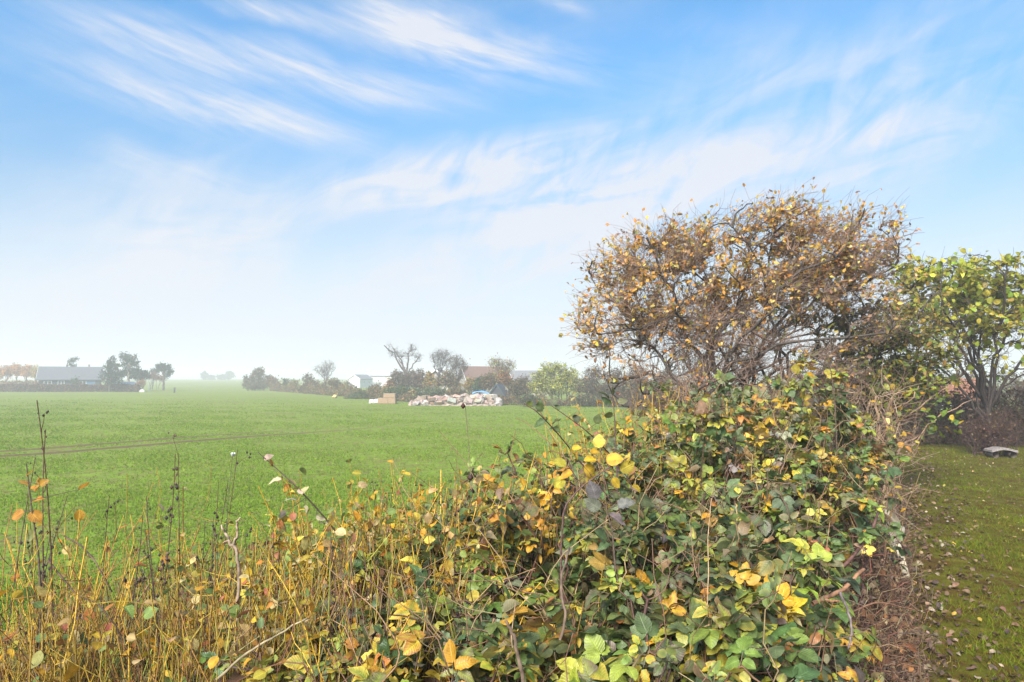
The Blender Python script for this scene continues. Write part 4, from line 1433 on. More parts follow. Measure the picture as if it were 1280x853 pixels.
def build_right_side():
    # tree at the far end of the lawn
    D = 14.6
    b = P(1232, 560, D)
    b[2] = 0
    rows = [(1142, 345, 30, 20, .8), (1170, 350, 38, 26), (1215, 345, 42, 26), (1252, 375, 42, 34), (1190, 390, 50, 36), (1245, 415, 46, 34), (1150, 400, 36, 32), (1200, 440, 46, 26, .7), (1280, 400, 30, 36, .7), (1235, 345, 30, 18, .7), (1268, 455, 34, 24, .5)]
    bl = blobs_at(D, rows, 1.1)
    root = empty('leafy_tree', b, 'green-yellow leafy tree with several limbs at the far end of the lawn', 'tree')
    sk = grow([b], bl, (12, 70, 520, 2200), (.036, .018, .009, .005), .34, (.3, 0, .12), [P(1236, 515, D)], .075, .055, .2)
    tb, cb, lb = Buf(), Buf(), Buf()
    skin(sk, tb, cb, (.042, .032, .027), (.06, .045, .038), 3)
    tb.build('trunk', M_BARK, root)
    cb.build('twigs', M_TWIG, root)
    pal = L3((.24, .33, .03), (.34, .39, .035), (.44, .42, .04), (.52, .45, .05), (.16, .24, .03), (.42, .28, .06))
    mid_leaves(lb, sk, 3900, .115, pal, (2, 4, 5, 5, .6, 2), ROUND, lambda p: .3 + .7 * sstep(2.2, 3.2, p[:, 2]), up=.3, light=.9)
    lb.build('crown', M_LEAF, root)
    # shrub between hawthorn and that tree
    D = 9.5
    b = P(1100, 620, D)
    b[2] = 0
    rows = [(1090, 410, 50, 26), (1115, 440, 56, 30), (1060, 440, 45, 34), (1140, 470, 46, 26), (1085, 480, 55, 30), (1150, 430, 30, 26), (1130, 380, 40, 26, .6)]
    root = empty('green_shrub', b, 'dark green and mustard-leaved shrub between the hawthorn and the far lawn tree', 'shrub')
    sk = grow([b, b + (.2, .2, 0), b + (-.3, .1, 0)], blobs_at(D, rows, .8), (14, 80, 600, 2600), (.022, .012, .006, .0035), .25, (.25, 0, .1), [P(1090, 520, D), P(1120, 515, D + .2), P(1060, 510, D)], .03, .1, .2)
    tb, cb, lb = Buf(), Buf(), Buf()
    skin(sk, tb, cb, (.09, .07, .055), (.10, .075, .055), 3)
    tb.build('stems', M_BARK, root)
    cb.build('twigs', M_TWIG, root)

    def pal2(p):
        n = len(p)
        c = choose(L3((.13, .18, .045), (.19, .24, .05), (.24, .26, .05)), n)
        y = choose(L3((.40, .30, .05), (.32, .27, .06), (.45, .26, .06)), n)
        k = rng.random(n) < .35 + .4 * sstep(2.0, 2.5, p[:, 2])
        c[k] = y[k]
        return c
    mid_leaves(lb, sk, 5200, .065, pal2, None, SMALL, light=.7)
    lb.build('foliage', M_LEAF, root)
    # garden hedge behind the lawn, in four plants of different look
    hl = [('hedge_shrub', 'brown half-bare hedge shrub at the left end of the lawn', 1095, 17.0, 470), ('hedge_shrub', 'olive-brown hedge shrub left of the lawn tree', 1160, 17.2, 475),
          ('hedge_shrub', 'dark brown dense hedge shrub behind the lawn tree trunk', 1225, 16.8, 480), ('hedge_shrub', 'brown hedge shrub at the right edge of the lawn', 1290, 16.4, 478), ('hedge_shrub', 'dull brown hedge shrub seen through the pale pruned bush', 1035, 17.5, 465)]
    for i, (nm, l, px, D, top) in enumerate(hl):
        b = P(px, 560, D)
        b[2] = 0
        rows = [(px, top + 35, 46, 30), (px - 18, top + 60, 40, 26), (px + 18, top + 62, 40, 26), (px, top + 74, 46, 18), (px + rng.uniform(-20, 20), top + 14, 22, 22, .6)]
        root = empty(nm, b, l, 'shrub', 'shrubs of the garden hedge')
        bs = [b + (rng.uniform(-.7, .7), rng.uniform(-.4, .4), -.05) for _ in range(14)]
        sk = grow(bs, blobs_at(D, rows, .7), (34, 140, 700, 3200), (.014, .009, .006, .004), .3, (0, 0, .15), None, None, .12, .5)
        sb, fb = Buf(), Buf()
        skin(sk, sb, sb, (.13, .088, .065), (.17, .115, .085), 2, (5, 4, 4, 3, 3))
        sb.build('stems', M_TWIG, root)
        mid_leaves(fb, sk, 4200, .07, np.concatenate([BROWNS, OLIVE if i in (1, 4) else RUST * .5, BROWNS * .6]), None, SMALL)
        fb.build('foliage', M_LEAF, root)
    # dark twiggy base around the lawn tree
    b = P(1238, 566, 14.4)
    b[2] = 0
    root = empty('sucker_shrub', b, 'dense dark red-brown suckers around the foot of the lawn tree', 'shrub')
    bs = [b + (rng.uniform(-.5, .5), rng.uniform(-.3, .3), -.03) for _ in range(14)]
    sk = grow(bs, blobs_at(14.4, [(1236, 545, 30, 26), (1250, 535, 22, 22), (1222, 540, 18, 20)], .4), (30, 110, 380, 1200), (.01, .006, .004, .003), .2, (0, 0, .2), None, None, .12, .5)
    sb, fb = Buf(), Buf()
    skin(sk, sb, sb, (.06, .035, .028), (.085, .045, .035), 2, (5, 4, 4, 3, 3))
    sb.build('stems', M_TWIG, root)
    mid_leaves(fb, sk, 900, .05, np.concatenate([RUST * .5, BROWNS]), None, SMALL)
    fb.build('foliage', M_LEAF, root)
    # distant trees seen over the garden hedge
    for px, l in ((1150, 'hazy brown tree rising behind the garden hedge left of the orange roof'), (1215, 'hazy grey-green tree behind the garden hedge right of the orange roof'), (1280, 'hazy brown tree behind the right end of the garden hedge')):
        D = 46
        b = P(px, 500, D)
        b[2] = field_z(b[0], b[1])
        root = empty('garden_tree', b, l, 'tree')
        sk = grow([b], blobs_at(D, [(px, 480, 30, 16), (px - 10, 490, 28, 14), (px + 12, 492, 28, 14)], 1.5), (10, 50, 260, 800), (.06, .03, .014, .009), .5, (0, 0, .1), [P(px, 500, D)], .1)
        tb, cb = Buf(), Buf()
        skin(sk, tb, cb, (.1, .08, .07), (.12, .09, .075), 3)
        tb.build('trunk', M_BARK, root)
        p, d = anchors(sk, 1600)
        put_leaves(cb, DIAMOND, p, rand_dir(len(p)), rand_dir(len(p), 1), .16 * rng.uniform(.6, 1.3, len(p)), choose(np.concatenate([BROWNS, OLIVE]), len(p)))
        cb.build('crown', M_FAR, root)
    # weathered wooden slab on the lawn
    c = P(1251, 574, 14.0)
    c[2] = 0
    root = empty('log_bench', c, 'low weathered grey plank resting on two short log feet on the lawn', 'bench')
    b = Buf()
    k = 14
    xs = np.linspace(-.26, .27, k)
    zz = .15 + .03 * np.cos(np.linspace(-2.2, 2.6, k))
    prof = [(-.13, 0), (.13, .01), (.12, .05), (-.12, .045)]
    v = np.array([(c[0] + x, c[1] + py, z + pz) for x, z in zip(xs, zz) for py, pz in prof])
    f = []
    for i in range(k - 1):
        for q in range(4):
            a, e = i * 4 + q, i * 4 + (q + 1) % 4
            f += [(a, e, e + 4), (a, e + 4, a + 4)]
    f += [(0, 2, 1), (0, 3, 2), (len(v) - 4, len(v) - 3, len(v) - 2), (len(v) - 4, len(v) - 2, len(v) - 1)]
    b.add(v, f, (.21, .18, .165))
    b.build('plank', M_BARK, root, False)
    for sx in (-.17, .19):
        g = Buf()
        tubes(g, np.array([[c + (sx, -.10, .075), c + (sx, .11, .075)]]), np.array([[.07, .065]]), (.10, .08, .065), 9, True)
        g.build('foot', M_BARK, root)


build_right_side()

# ------------------------------------------------------------------ foreground: hedge of brambles and shrubs
GB = L3((.09, .145, .04), (.12, .175, .05), (.075, .12, .042), (.14, .19, .07), (.16, .21, .045), (.17, .20, .10), (.14, .15, .05))          # bramble greens
YG = L3((.27, .32, .045), (.36, .37, .05), (.20, .27, .045))
YL = L3((.60, .38, .03), (.62, .33, .025), (.55, .42, .06))
OR = L3((.58, .25, .04), (.50, .20, .05), (.42, .15, .08))
PL = L3((.24, .20, .18), (.22, .17, .15), (.32, .29, .22))


def bramble_cols(n, mix, gid=None):
    """mix: weights green, yellow-green, yellow, orange-red, purple-grey"""
    mix = np.array(mix, float) * (1.1, 1.2, 1, .5, .45)
    k = rng.choice(5, n, p=mix / np.sum(mix))
    if gid is not None:
        own = rng.choice(5, int(gid.max()) + 1, p=mix / np.sum(mix))
        same = rng.random(n) < .6
        k[same] = own[gid[same]]
    c = np.zeros((n, 3))
    for i, pal in enumerate((GB, YG, YL, OR, PL)):
        m = k == i
        c[m] = choose(pal, int(m.sum()), None, .15)
    e = c * rng.uniform(.8, 1.1, (n, 1))
    t = (k == 0) & (rng.random(n) < .18)
    e[t] = choose(YG, int(t.sum()))
    t = (k == 1) & (rng.random(n) < .4)
    e[t] = choose(YL, int(t.sum()))
    t = (k == 2) & (rng.random(n) < .3)
    e[t] = choose(OR, int(t.sum()))
    t = rng.random(n) < .14
    e[t] = choose(BROWNS * 1.2, int(t.sum()))
    return c, e


def compound(lb, sb, pos, d, nrm, size, mix, gid=None):
    """bramble leaves: petiole and three or five leaflets"""
    n = len(pos)
    d = norm(d)
    nrm = norm(nrm - d * np.sum(nrm * d, axis=1, keepdims=True))
    x = np.cross(d, nrm)
    pet = pos + d * (size * .75)[:, None]
    tubes(sb, np.stack([pos, pos + d * (size * .4)[:, None] - nrm * (size * .05)[:, None], pet], 1), np.array([[.0016, .0013, .0011]]), (.16, .12, .07), 3)
    c, e = bramble_cols(n, mix, gid)
    five = rng.random(n) < .35
    spec = [(0, 1.0, .0, None), (1.15, .86, -.05, None), (-1.15, .86, -.05, None), (2.0, .7, -.35, five), (-2.0, .7, -.35, five)]
    for ang, sc, back, m in spec:
        m = np.ones(n, bool) if m is None else m
        # now and then a leaflet has dropped
        m = m & (rng.random(n) > .08)
        k = int(m.sum())
        a = ang + rng.normal(0, .14, k)
        dd = np.cos(a)[:, None] * d[m] + np.sin(a)[:, None] * x[m]
        dd = dd - nrm[m] * rng.uniform(-.05, .35, (k, 1))
        nn = nrm[m] + rng.normal(0, .16, (k, 3))
        cj = c[m] * rng.uniform(.82, 1.18, (k, 1))
        ej = e[m] * rng.uniform(.82, 1.18, (k, 1))
        put_leaves(lb, BRAMBLE + TORN, pet[m] + d[m] * (back * size[m])[:, None] + dd * .004, dd, nn, size[m] * sc * rng.uniform(.85, 1.12, k), cj, ej)


def bramble(label, px, depth, top_y, rad, ncane=55, nleaf=15, size=.058, mix=(6, 2, 1.4, .5, .4), lean=(0, 0), low=.35, berries=0, squash=1.0):
    c = np.array([(px - 640) / F * depth, depth, 0.0])
    c[2] = float(ground_z(c[0], c[1]))
    top = P(px, top_y, depth)[2]
    H = (top - c[2]) * 1.07
    root = empty('bramble_bush', c, label, 'bramble', 'brambles of the front hedge')
    sb, lb = Buf(), Buf()
    th = rng.uniform(0, 2 * math.pi, ncane)
    r_end = rad * np.sqrt(rng.uniform(.08, 1.0, ncane))
    hh = H * np.sqrt(np.clip(1 - (r_end / rad * .75) ** 2, .1, 1)) * rng.uniform(.82, 1.02, ncane)
    o = np.stack([np.cos(th), np.sin(th) * squash, np.zeros(ncane)], 1)
    p0 = c + o * (rng.uniform(.05, .5, ncane) * rad)[:, None]
    p0[:, 2] = ground_z(p0[:, 0], p0[:, 1]) - .03
    p2 = c + o * r_end[:, None] + np.array([lean[0], lean[1], 0]) * rng.random((ncane, 1))
    p2[:, 2] = c[2] + hh
    p1 = p0 * .45 + p2 * .55
    p1[:, 2] = c[2] + hh * rng.uniform(.85, 1.08, ncane)
    # arch: up, over, and a drooping end
    p3 = p2 + o * (rng.uniform(.05, .35, ncane) * rad * .8)[:, None] + rng.normal(0, .06, (ncane, 3))
    p3[:, 2] = c[2] + hh * rng.uniform(.5, .98, ncane)
    t = np.linspace(0, 1, 16)[None, :, None]
    pts = (1 - t) ** 3 * p0[:, None] + 3 * t * (1 - t) ** 2 * p1[:, None] + 3 * t ** 2 * (1 - t) * p2[:, None] + t ** 3 * p3[:, None]
    pts[:, 1:] += rng.normal(0, .012, pts[:, 1:].shape)
    cc = choose(L3((.10, .05, .035), (.13, .08, .045), (.08, .045, .04), (.16, .11, .05)), ncane)
    tubes(sb, pts, np.linspace(.0050, .0022, 16)[None] * rng.uniform(.6, 1.2, (ncane, 1)), cc, 5)
    # thin bare shoots poking out of the leaf mass
    ns = ncane
    q0 = pts[rng.integers(0, ncane, ns), rng.integers(7, 15, ns)]
    q1 = q0 + norm(norm(q0 - c) * .6 + rand_dir(ns, .5)) * rng.uniform(.08, .34, (ns, 1))
    tubes(sb, curve_to(q0, rand_dir(ns, .4), q1, 7, 0, .1), np.linspace(.0024, .001, 7)[None], choose(L3((.15, .08, .05), (.22, .13, .07), (.30, .2, .1)), ns), 4)
    # leaves along the outer part of each cane
    n = ncane * nleaf
    ci = np.repeat(np.arange(ncane), nleaf)
    u = low + (1 - low) * rng.random(n)
    fi = u * 15
    i0 = np.minimum(fi.astype(int), 14)
    w = (fi - i0)[:, None]
    pos = pts[ci, i0] * (1 - w) + pts[ci, i0 + 1] * w
    tan = norm(pts[ci, i0 + 1] - pts[ci, i0])
    out = pos - (c + np.array([0, 0, H * .35]))
    out = norm(out * np.array([1, 1, .9]))
    d = norm(tan * .35 + out * .5 + rand_dir(n) * .85 + np.array([0, 0, -.12]))
    nr = norm(out * .55 + np.array([0, 0, 1.0]) + rng.normal(0, .36, (n, 3)))
    compound(lb, sb, pos, d, nr, size * .9 * rng.uniform(.42, 1.3, n), mix, ci)
    # withered leaves still hanging on
    k = n // 7
    i = rng.integers(0, n, k)
    cdead = choose(np.concatenate([BROWNS * 1.4, RUST]), k)
    put_leaves(lb, DEADL, pos[i] + rng.normal(0, .03, (k, 3)), rand_dir(k, -.5), rand_dir(k, .3), .042 * rng.uniform(.5, 1.3, k), cdead)
    sb.build('canes', M_TWIG, root)
    lb.build('foliage', M_BRAMBLE, root)
    o8 = np.array([(0, 0, 1), (1, 0, 0), (0, 1, 0), (-1, 0, 0), (0, -1, 0), (0, 0, -1)], float)
    of = np.array([(0, 1, 2), (0, 2, 3), (0, 3, 4), (0, 4, 1), (5, 2, 1), (5, 3, 2), (5, 4, 3), (5, 1, 4)])
    for _ in range(berries):
        b = Buf()
        e = pts[rng.integers(ncane), 15]
        for _q in range(7):
            q = e + rng.normal(0, .022, 3)
            tubes(b, np.array([[e, q]]), np.array([[.0012, .0008]]), (.08, .05, .04), 3)
            for _k in range(5):
                b.add(o8 * .0045 + q + rng.normal(0, .003, 3), of, (.03, .012, .018))
        b.build('fruit_cluster', M_TWIG, root)
    return root


def build_brambles():
    B = bramble
    B('bramble with large fresh green leaves at the bottom edge, left of centre', 560, 1.62, 800, .30, 34, 13, .052, (6, 3.5, 3, .2, .05))
    B('bramble with broad yellow-green leaves at the bottom centre', 690, 1.75, 745, .38, 56, 14, .054, (6, 3.5, 2.2, .3, .15))
    B('bright green bramble drooping at the bottom, right of centre', 815, 1.7, 705, .38, 66, 15, .054, (7, 3.5, 1.5, .25, .1))
    B('bramble with bluish green leaflets spilling to the lower right', 895, 1.95, 660, .33, 62, 15, .050, (7.5, 2.2, 1.6, .3, .15))
    B('low bramble with pale yellow-green leaves at the bottom right corner of the hedge', 975, 1.72, 815, .13, 12, 10, .052, (4, 5, 1, .1, .05))
    B('grey-green bramble with golden leaves in the middle of the hedge', 700, 2.35, 590, .52, 80, 15, .048, (7, 2, 2.2, .5, .35), berries=2)
    B('dense mid-green bramble right of the golden leaves', 810, 2.4, 600, .52, 92, 16, .050, (8, 2.2, 1.2, .3, .3))
    B('bramble with reddish and yellow leaves above the twig tangle', 915, 2.6, 575, .42, 70, 15, .050, (7, 2, 1.5, .7, .3))
    B('small-leaved grey-green bramble left of the golden leaves', 610, 2.75, 586, .48, 64, 14, .044, (7, 1.6, 1.2, .4, .25))
    B('bramble with long shoots reaching out over the field', 735, 3.2, 524, .52, 64, 13, .045, (6.5, 2, 1.4, .5, .3), (-.2, 0), berries=3)
    B('tall bramble with dull olive and salmon leaves before the hawthorn', 840, 3.5, 496, .60, 82, 14, .050, (5, 3, 1.6, 1.0, .5))
    B('tall bramble with grey-green leaves below the hawthorn crown', 920, 3.8, 466, .60, 84, 14, .050, (5.5, 2.4, 2, .8, .6), berries=2)
    B('topmost bramble with yellow leaves reaching up into the hawthorn', 1000, 4.3, 438, .46, 68, 12, .052, (5, 2.4, 2.4, .6, .5), low=.5)
    B('thin bramble with green leaves beside the pale pruned bush', 1010, 3.7, 530, .36, 34, 11, .05, (7.5, 1.6, .8, .3, .3), low=.5)
    B('dull green bramble filling the hedge under the hawthorn', 880, 5.2, 482, .9, 76, 13, .052, (4, 3, 1.4, 1.2, .5))
    B('yellow-green bramble among bare golden stems at the bottom left of centre', 440, 1.9, 745, .32, 42, 12, .042, (5, 4, 2.2, .4, .1))
    B('sage-green bramble just left of the densest leaves', 530, 2.2, 660, .40, 46, 13, .044, (6.5, 2.5, 1.8, .4, .2))
    B('sparse yellowing bramble among the golden-leaved shrubs', 460, 2.6, 650, .50, 34, 12, .045, (4.5, 2.6, 2.6, .6, .15))
    B('sparse bramble with small blue-green leaves among the dry stalks', 330, 2.5, 735, .55, 30, 10, .040, (6, 2, 1.5, .4, .1))
    B('low faded bramble at the left end of the hedge', 120, 2.8, 745, .7, 30, 8, .042, (4, 2, 1.2, .8, .3))
    B('dark green low bramble at the left frame edge', 10, 2.3, 775, .45, 18, 8, .045, (6, 1.5, 1.2, .6, .1))


build_brambles()
YST = L3((.46, .28, .035), (.52, .34, .05), (.34, .22, .04), (.28, .15, .04))


def yellow_shrub(label, px, depth, top_y, rad, nstem=55, nleaf=5, leafmix=(3, 2, 1.5, .6), hmin=.5, lean=.14, size=.036, leaf_low=.5, stemcol=YST):
    c = np.array([(px - 640) / F * depth, depth, 0.0])
    c[2] = float(ground_z(c[0], c[1]))
    H = P(px, top_y, depth)[2] - c[2]
    root = empty('yellow_stemmed_shrub', c, label, 'shrub', 'yellow-stemmed shrubs of the front hedge')
    sb, lb = Buf(), Buf()
    a = rng.uniform(0, 2 * math.pi, nstem)
    r = rad * np.sqrt(rng.random(nstem))
    p0 = c + np.stack([np.cos(a) * r * .8, np.sin(a) * r * .8, np.zeros(nstem)], 1)
    p0[:, 2] = ground_z(p0[:, 0], p0[:, 1]) - .02
    h = H * rng.uniform(hmin, 1.0, nstem)
    p1 = p0 + np.stack([np.cos(a) * lean * h + rng.normal(0, .10, nstem), np.sin(a) * lean * h + rng.normal(0, .10, nstem), h], 1)
    pts = curve_to(p0, np.tile([0, 0, 1.], (nstem, 1)) + rng.normal(0, .15, (nstem, 3)), p1, 12, 0, .03)
    sc = choose(stemcol, nstem)
    tubes(sb, pts, np.linspace(.0034, .0014, 12)[None] * rng.uniform(.6, 1.4, (nstem, 1)), sc, 4)
    # side shoots
    m = nstem * 2
    i = rng.integers(0, nstem, m)
    j = rng.integers(4, 11, m)
    q0 = pts[i, j]
    q1 = q0 + norm(rand_dir(m, .9)) * rng.uniform(.06, .22, (m, 1))
    sh = curve_to(q0, rand_dir(m, .3), q1, 6, 0, .08)
    tubes(sb, sh, np.linspace(.0018, .0009, 6)[None], choose(stemcol, m), 3)
    k = nstem * nleaf
    i = rng.integers(0, nstem, k)
    u = leaf_low + (1 - leaf_low) * rng.random(k) ** .8
    jj = np.minimum((u * 11).astype(int), 10)
    w = (u * 11 - jj)[:, None]
    pos = pts[i, jj] * (1 - w) + pts[i, jj + 1] * w
    # a share of the leaves sit on side shoots
    e = rng.random(k) < .5
    ii = rng.integers(0, m, int(e.sum()))
    pos[e] = sh[ii, rng.integers(2, 6, int(e.sum()))]
    pal = [YL * .95, L3((.50, .34, .12), (.58, .46, .2), (.55, .40, .16)), OR, L3((.12, .18, .05), (.18, .24, .06), (.26, .31, .07))]
    ks = rng.choice(4, k, p=np.array(leafmix, float) / np.sum(leafmix))
    col = np.zeros((k, 3))
    for q in range(4):
        mm = ks == q
        col[mm] = choose(pal[q], int(mm.sum()), None, .15)
    d = norm(rand_dir(k, .2) + np.array([0, 0, -.15]))
    put_leaves(lb, ROUND + NARROW[:2], pos, d, rand_dir(k, 1.2), size * rng.uniform(.55, 1.3, k), col, col * rng.uniform(.7, 1.05, (k, 1)))
    sb.build('stems', M_TWIG, root)
    lb.build('foliage', M_YELLOW, root)
    return root


def build_shrubs():
    Y = yellow_shrub
    Y('upright golden stems at the left frame edge', 8, 2.1, 640, .42, 120, 2, (2, 1.5, 2, .6))
    Y('golden stems with rusty leaves just right of the left frame edge', 95, 2.2, 680, .50, 140, 4, (2.4, 1.5, 1.6, 2))
    Y('golden and brown stems around the tall dark stalks', 190, 2.15, 655, .48, 130, 4, (2.5, 1.5, 1.5, 2))
    Y('tall thin golden stems rising well above the other left stems', 160, 2.9, 572, .22, 16, 2, (2, 1, 1, .2), .72, .08)
    Y('golden stems with cream leaves right of the dark stalks', 285, 2.3, 655, .48, 120, 5, (2.5, 2.2, 1, 2.4))
    Y('dense golden stems with almost no leaves at the bottom left of centre', 395, 1.95, 720, .38, 110, 6, (3, 2, 1, 1))
    Y('golden stems below the golden-leaved shrub top', 480, 2.05, 690, .40, 100, 13, (3, 2, 1, 1.5))
    Y('small yellow and green leaved shrub at the left shoulder of the hedge', 410, 2.5, 622, .46, 100, 30, (3.4, 2.2, .6, 3), .55, .14, .029)
    Y('small-leaved golden shrub top standing against the field', 490, 2.6, 572, .46, 120, 32, (4.2, 2.4, .9, 2.2), .58, .14, .029)
    Y('small yellow-green leaved shrub between the golden shrub top and the brambles', 560, 2.6, 574, .44, 110, 30, (3.6, 2.2, .6, 3.2), .55, .14, .030)
    Y('yellow shoots among the brambles at bottom centre', 620, 2.0, 668, .30, 38, 4, (3.2, 2.5, 1, 1.4))
    Y('yellow shoots standing up through the middle brambles', 690, 2.2, 655, .34, 34, 4, (3.5, 1.5, .7, 1.4))
    Y('tall straw-yellow shrub behind the brambles left of the hawthorn', 790, 4.2, 484, .55, 120, 10, (4, 3, 1.6, .8), .6)
    Y('straw-coloured thin shrub below the left of the hawthorn', 870, 4.6, 474, .55, 110, 8, (3, 3, 2, 1), .6)
    Y('leafless straw shrub behind the brambles left of the pale pruned bush', 1030, 4.9, 470, .55, 80, 4, (3, 3, 2, 1.5), .5, .18, .04, .5, L3((.22, .14, .08), (.28, .18, .10)))
    # bigger-leaved twigs sticking out over the field
    def leafy_twig(label, pts_px, depth, leaves, pal, size, stem=(.10, .07, .05), rad=.004):
        p = np.array([P(x, y, depth + dz) for x, y, dz in pts_px])
        g = p[0].copy()
        g[2] = ground_z(g[0], g[1]) - .02
        p = np.concatenate([g[None], p])
        root = empty('leafy_twig', g, label, 'twig')
        t = np.linspace(0, len(p) - 1, 22)
        q = np.stack([np.interp(t, np.arange(len(p)), p[:, k]) for k in range(3)], 1)
        q[1:-1] = (q[:-2] + q[1:-1] + q[2:]) / 3
        b, lb = Buf(), Buf()
        tubes(b, q[None], np.linspace(rad, rad * .4, 22)[None], stem, 5)
        n = len(leaves)
        pos, dirs = [], []
        for (x, y, ang) in leaves:
            e = P(x, y, depth)
            k = int(np.argmin(np.linalg.norm(q - e, axis=1)))
            pos.append(e)
            tubes(b, np.array([[q[k], e]]), np.array([[.0014, .001]]), stem, 3)
            dirs.append((math.cos(ang), rng.uniform(-.5, .2), math.sin(ang)))
        c = choose(pal, n)
        put_leaves(lb, BRAMBLE + TORN, np.array(pos), np.array(dirs), norm(np.array([0, -.5, .7]) + rng.normal(0, .6, (n, 3))), size * rng.uniform(.75, 1.25, n), c, c * .8)
        b.build('stem', M_TWIG, root)
        lb.build('foliage', M_YELLOW, root)
    leafy_twig('dark twig with a few bright orange leaves near the left frame edge', [(52, 760, 0), (48, 690, 0), (40, 640, 0), (33, 580, 0)], 2.0,
               [(40, 628, .6), (43, 615, 1.6), (36, 607, 2.6), (34, 595, .9), (50, 606, .5), (30, 640, 3.6), (38, 640, -.6), (100, 612, .9)], OR[:1] * np.array([[1, 1.1, 1]]), .036)
    leafy_twig('leaning dark twig with pale withered leaves left of the golden shrub', [(440, 690, .1), (400, 640, .05), (372, 610, 0), (350, 590, 0), (322, 565, 0)], 2.35,
               [(366, 612, .4), (371, 626, 2.7), (352, 600, 2.9), (372, 612, -.4), (340, 583, 1.9), (380, 633, -.8), (358, 640, 3.6), (395, 645, -.3), (400, 655, .5), (330, 575, .7)],
               L3((.55, .48, .36), (.5, .3, .08), (.48, .4, .28), (.42, .36, .24)), .036)
    leafy_twig('twig with purple-grey leaves in the middle of the brambles', [(770, 720, 0), (765, 660, 0), (755, 630, 0)], 1.9, [(750, 636, 2.6), (762, 642, -.8), (745, 625, 1.8), (772, 632, .4)], PL * .8, .048)
    leafy_twig('long dark cane with berries and small leaves arching out over the field', [(775, 640, .3), (735, 590, .2), (700, 545, 0), (672, 515, -.1), (655, 505, -.1)], 2.6,
               [(690, 530, .3), (700, 540, 2.6), (675, 515, 1.6), (665, 508, 2.4), (715, 560, .2), (730, 575, 2.8), (682, 525, 3.5)], np.concatenate([GB, YL[:1]]), .038, (.11, .06, .05))
    leafy_twig('second dark cane with green leaves arching out over the field', [(800, 620, .3), (765, 570, .2), (735, 540, 0), (705, 518, 0), (690, 508, 0)], 2.8,
               [(700, 512, 2.4), (712, 520, .6), (724, 528, 2.2), (738, 540, .5), (752, 552, 2.6), (690, 506, .9), (745, 530, 1.2)], GB, .04, (.11, .06, .05))
    leafy_twig('upright cane with green leaves standing above the golden bramble', [(772, 600, 0), (770, 560, 0), (768, 520, 0), (766, 492, 0)], 2.7,
               [(764, 505, 2.7), (772, 503, .3), (766, 520, 2.9), (774, 528, .2), (766, 494, 1.5), (760, 498, 2.2)], GB, .04, (.11, .06, .05))
    leafy_twig('twig with round yellow leaves against the dark hawthorn base', [(1045, 520, 0), (1040, 470, 0), (1030, 430, 0), (1036, 408, 0)], 3.6,
               [(1034, 412, .8), (1022, 455, 2.8), (1020, 460, 3.3), (1030, 466, .2), (1018, 470, 2.8), (1050, 440, .3), (1000, 462, 3.0)], YL, .048)
    # golden patch of bramble leaves
    leafy_twig('cane with a cluster of clear golden leaves in the middle of the hedge', [(700, 640, 0), (725, 610, 0), (760, 585, 0), (790, 570, 0)], 2.05,
               [(738, 566, .3), (745, 574, 3.2), (722, 575, 2.4), (708, 580, 2.9), (730, 583, -.6), (765, 598, -.8), (775, 588, .5), (748, 560, 1.5), (715, 590, 3.4), (758, 575, .2), (783, 580, 1.1), (790, 608, -.4), (735, 596, -1.2), (705, 598, 3.9)],
               YL, .042, (.11, .06, .05))


build_shrubs()


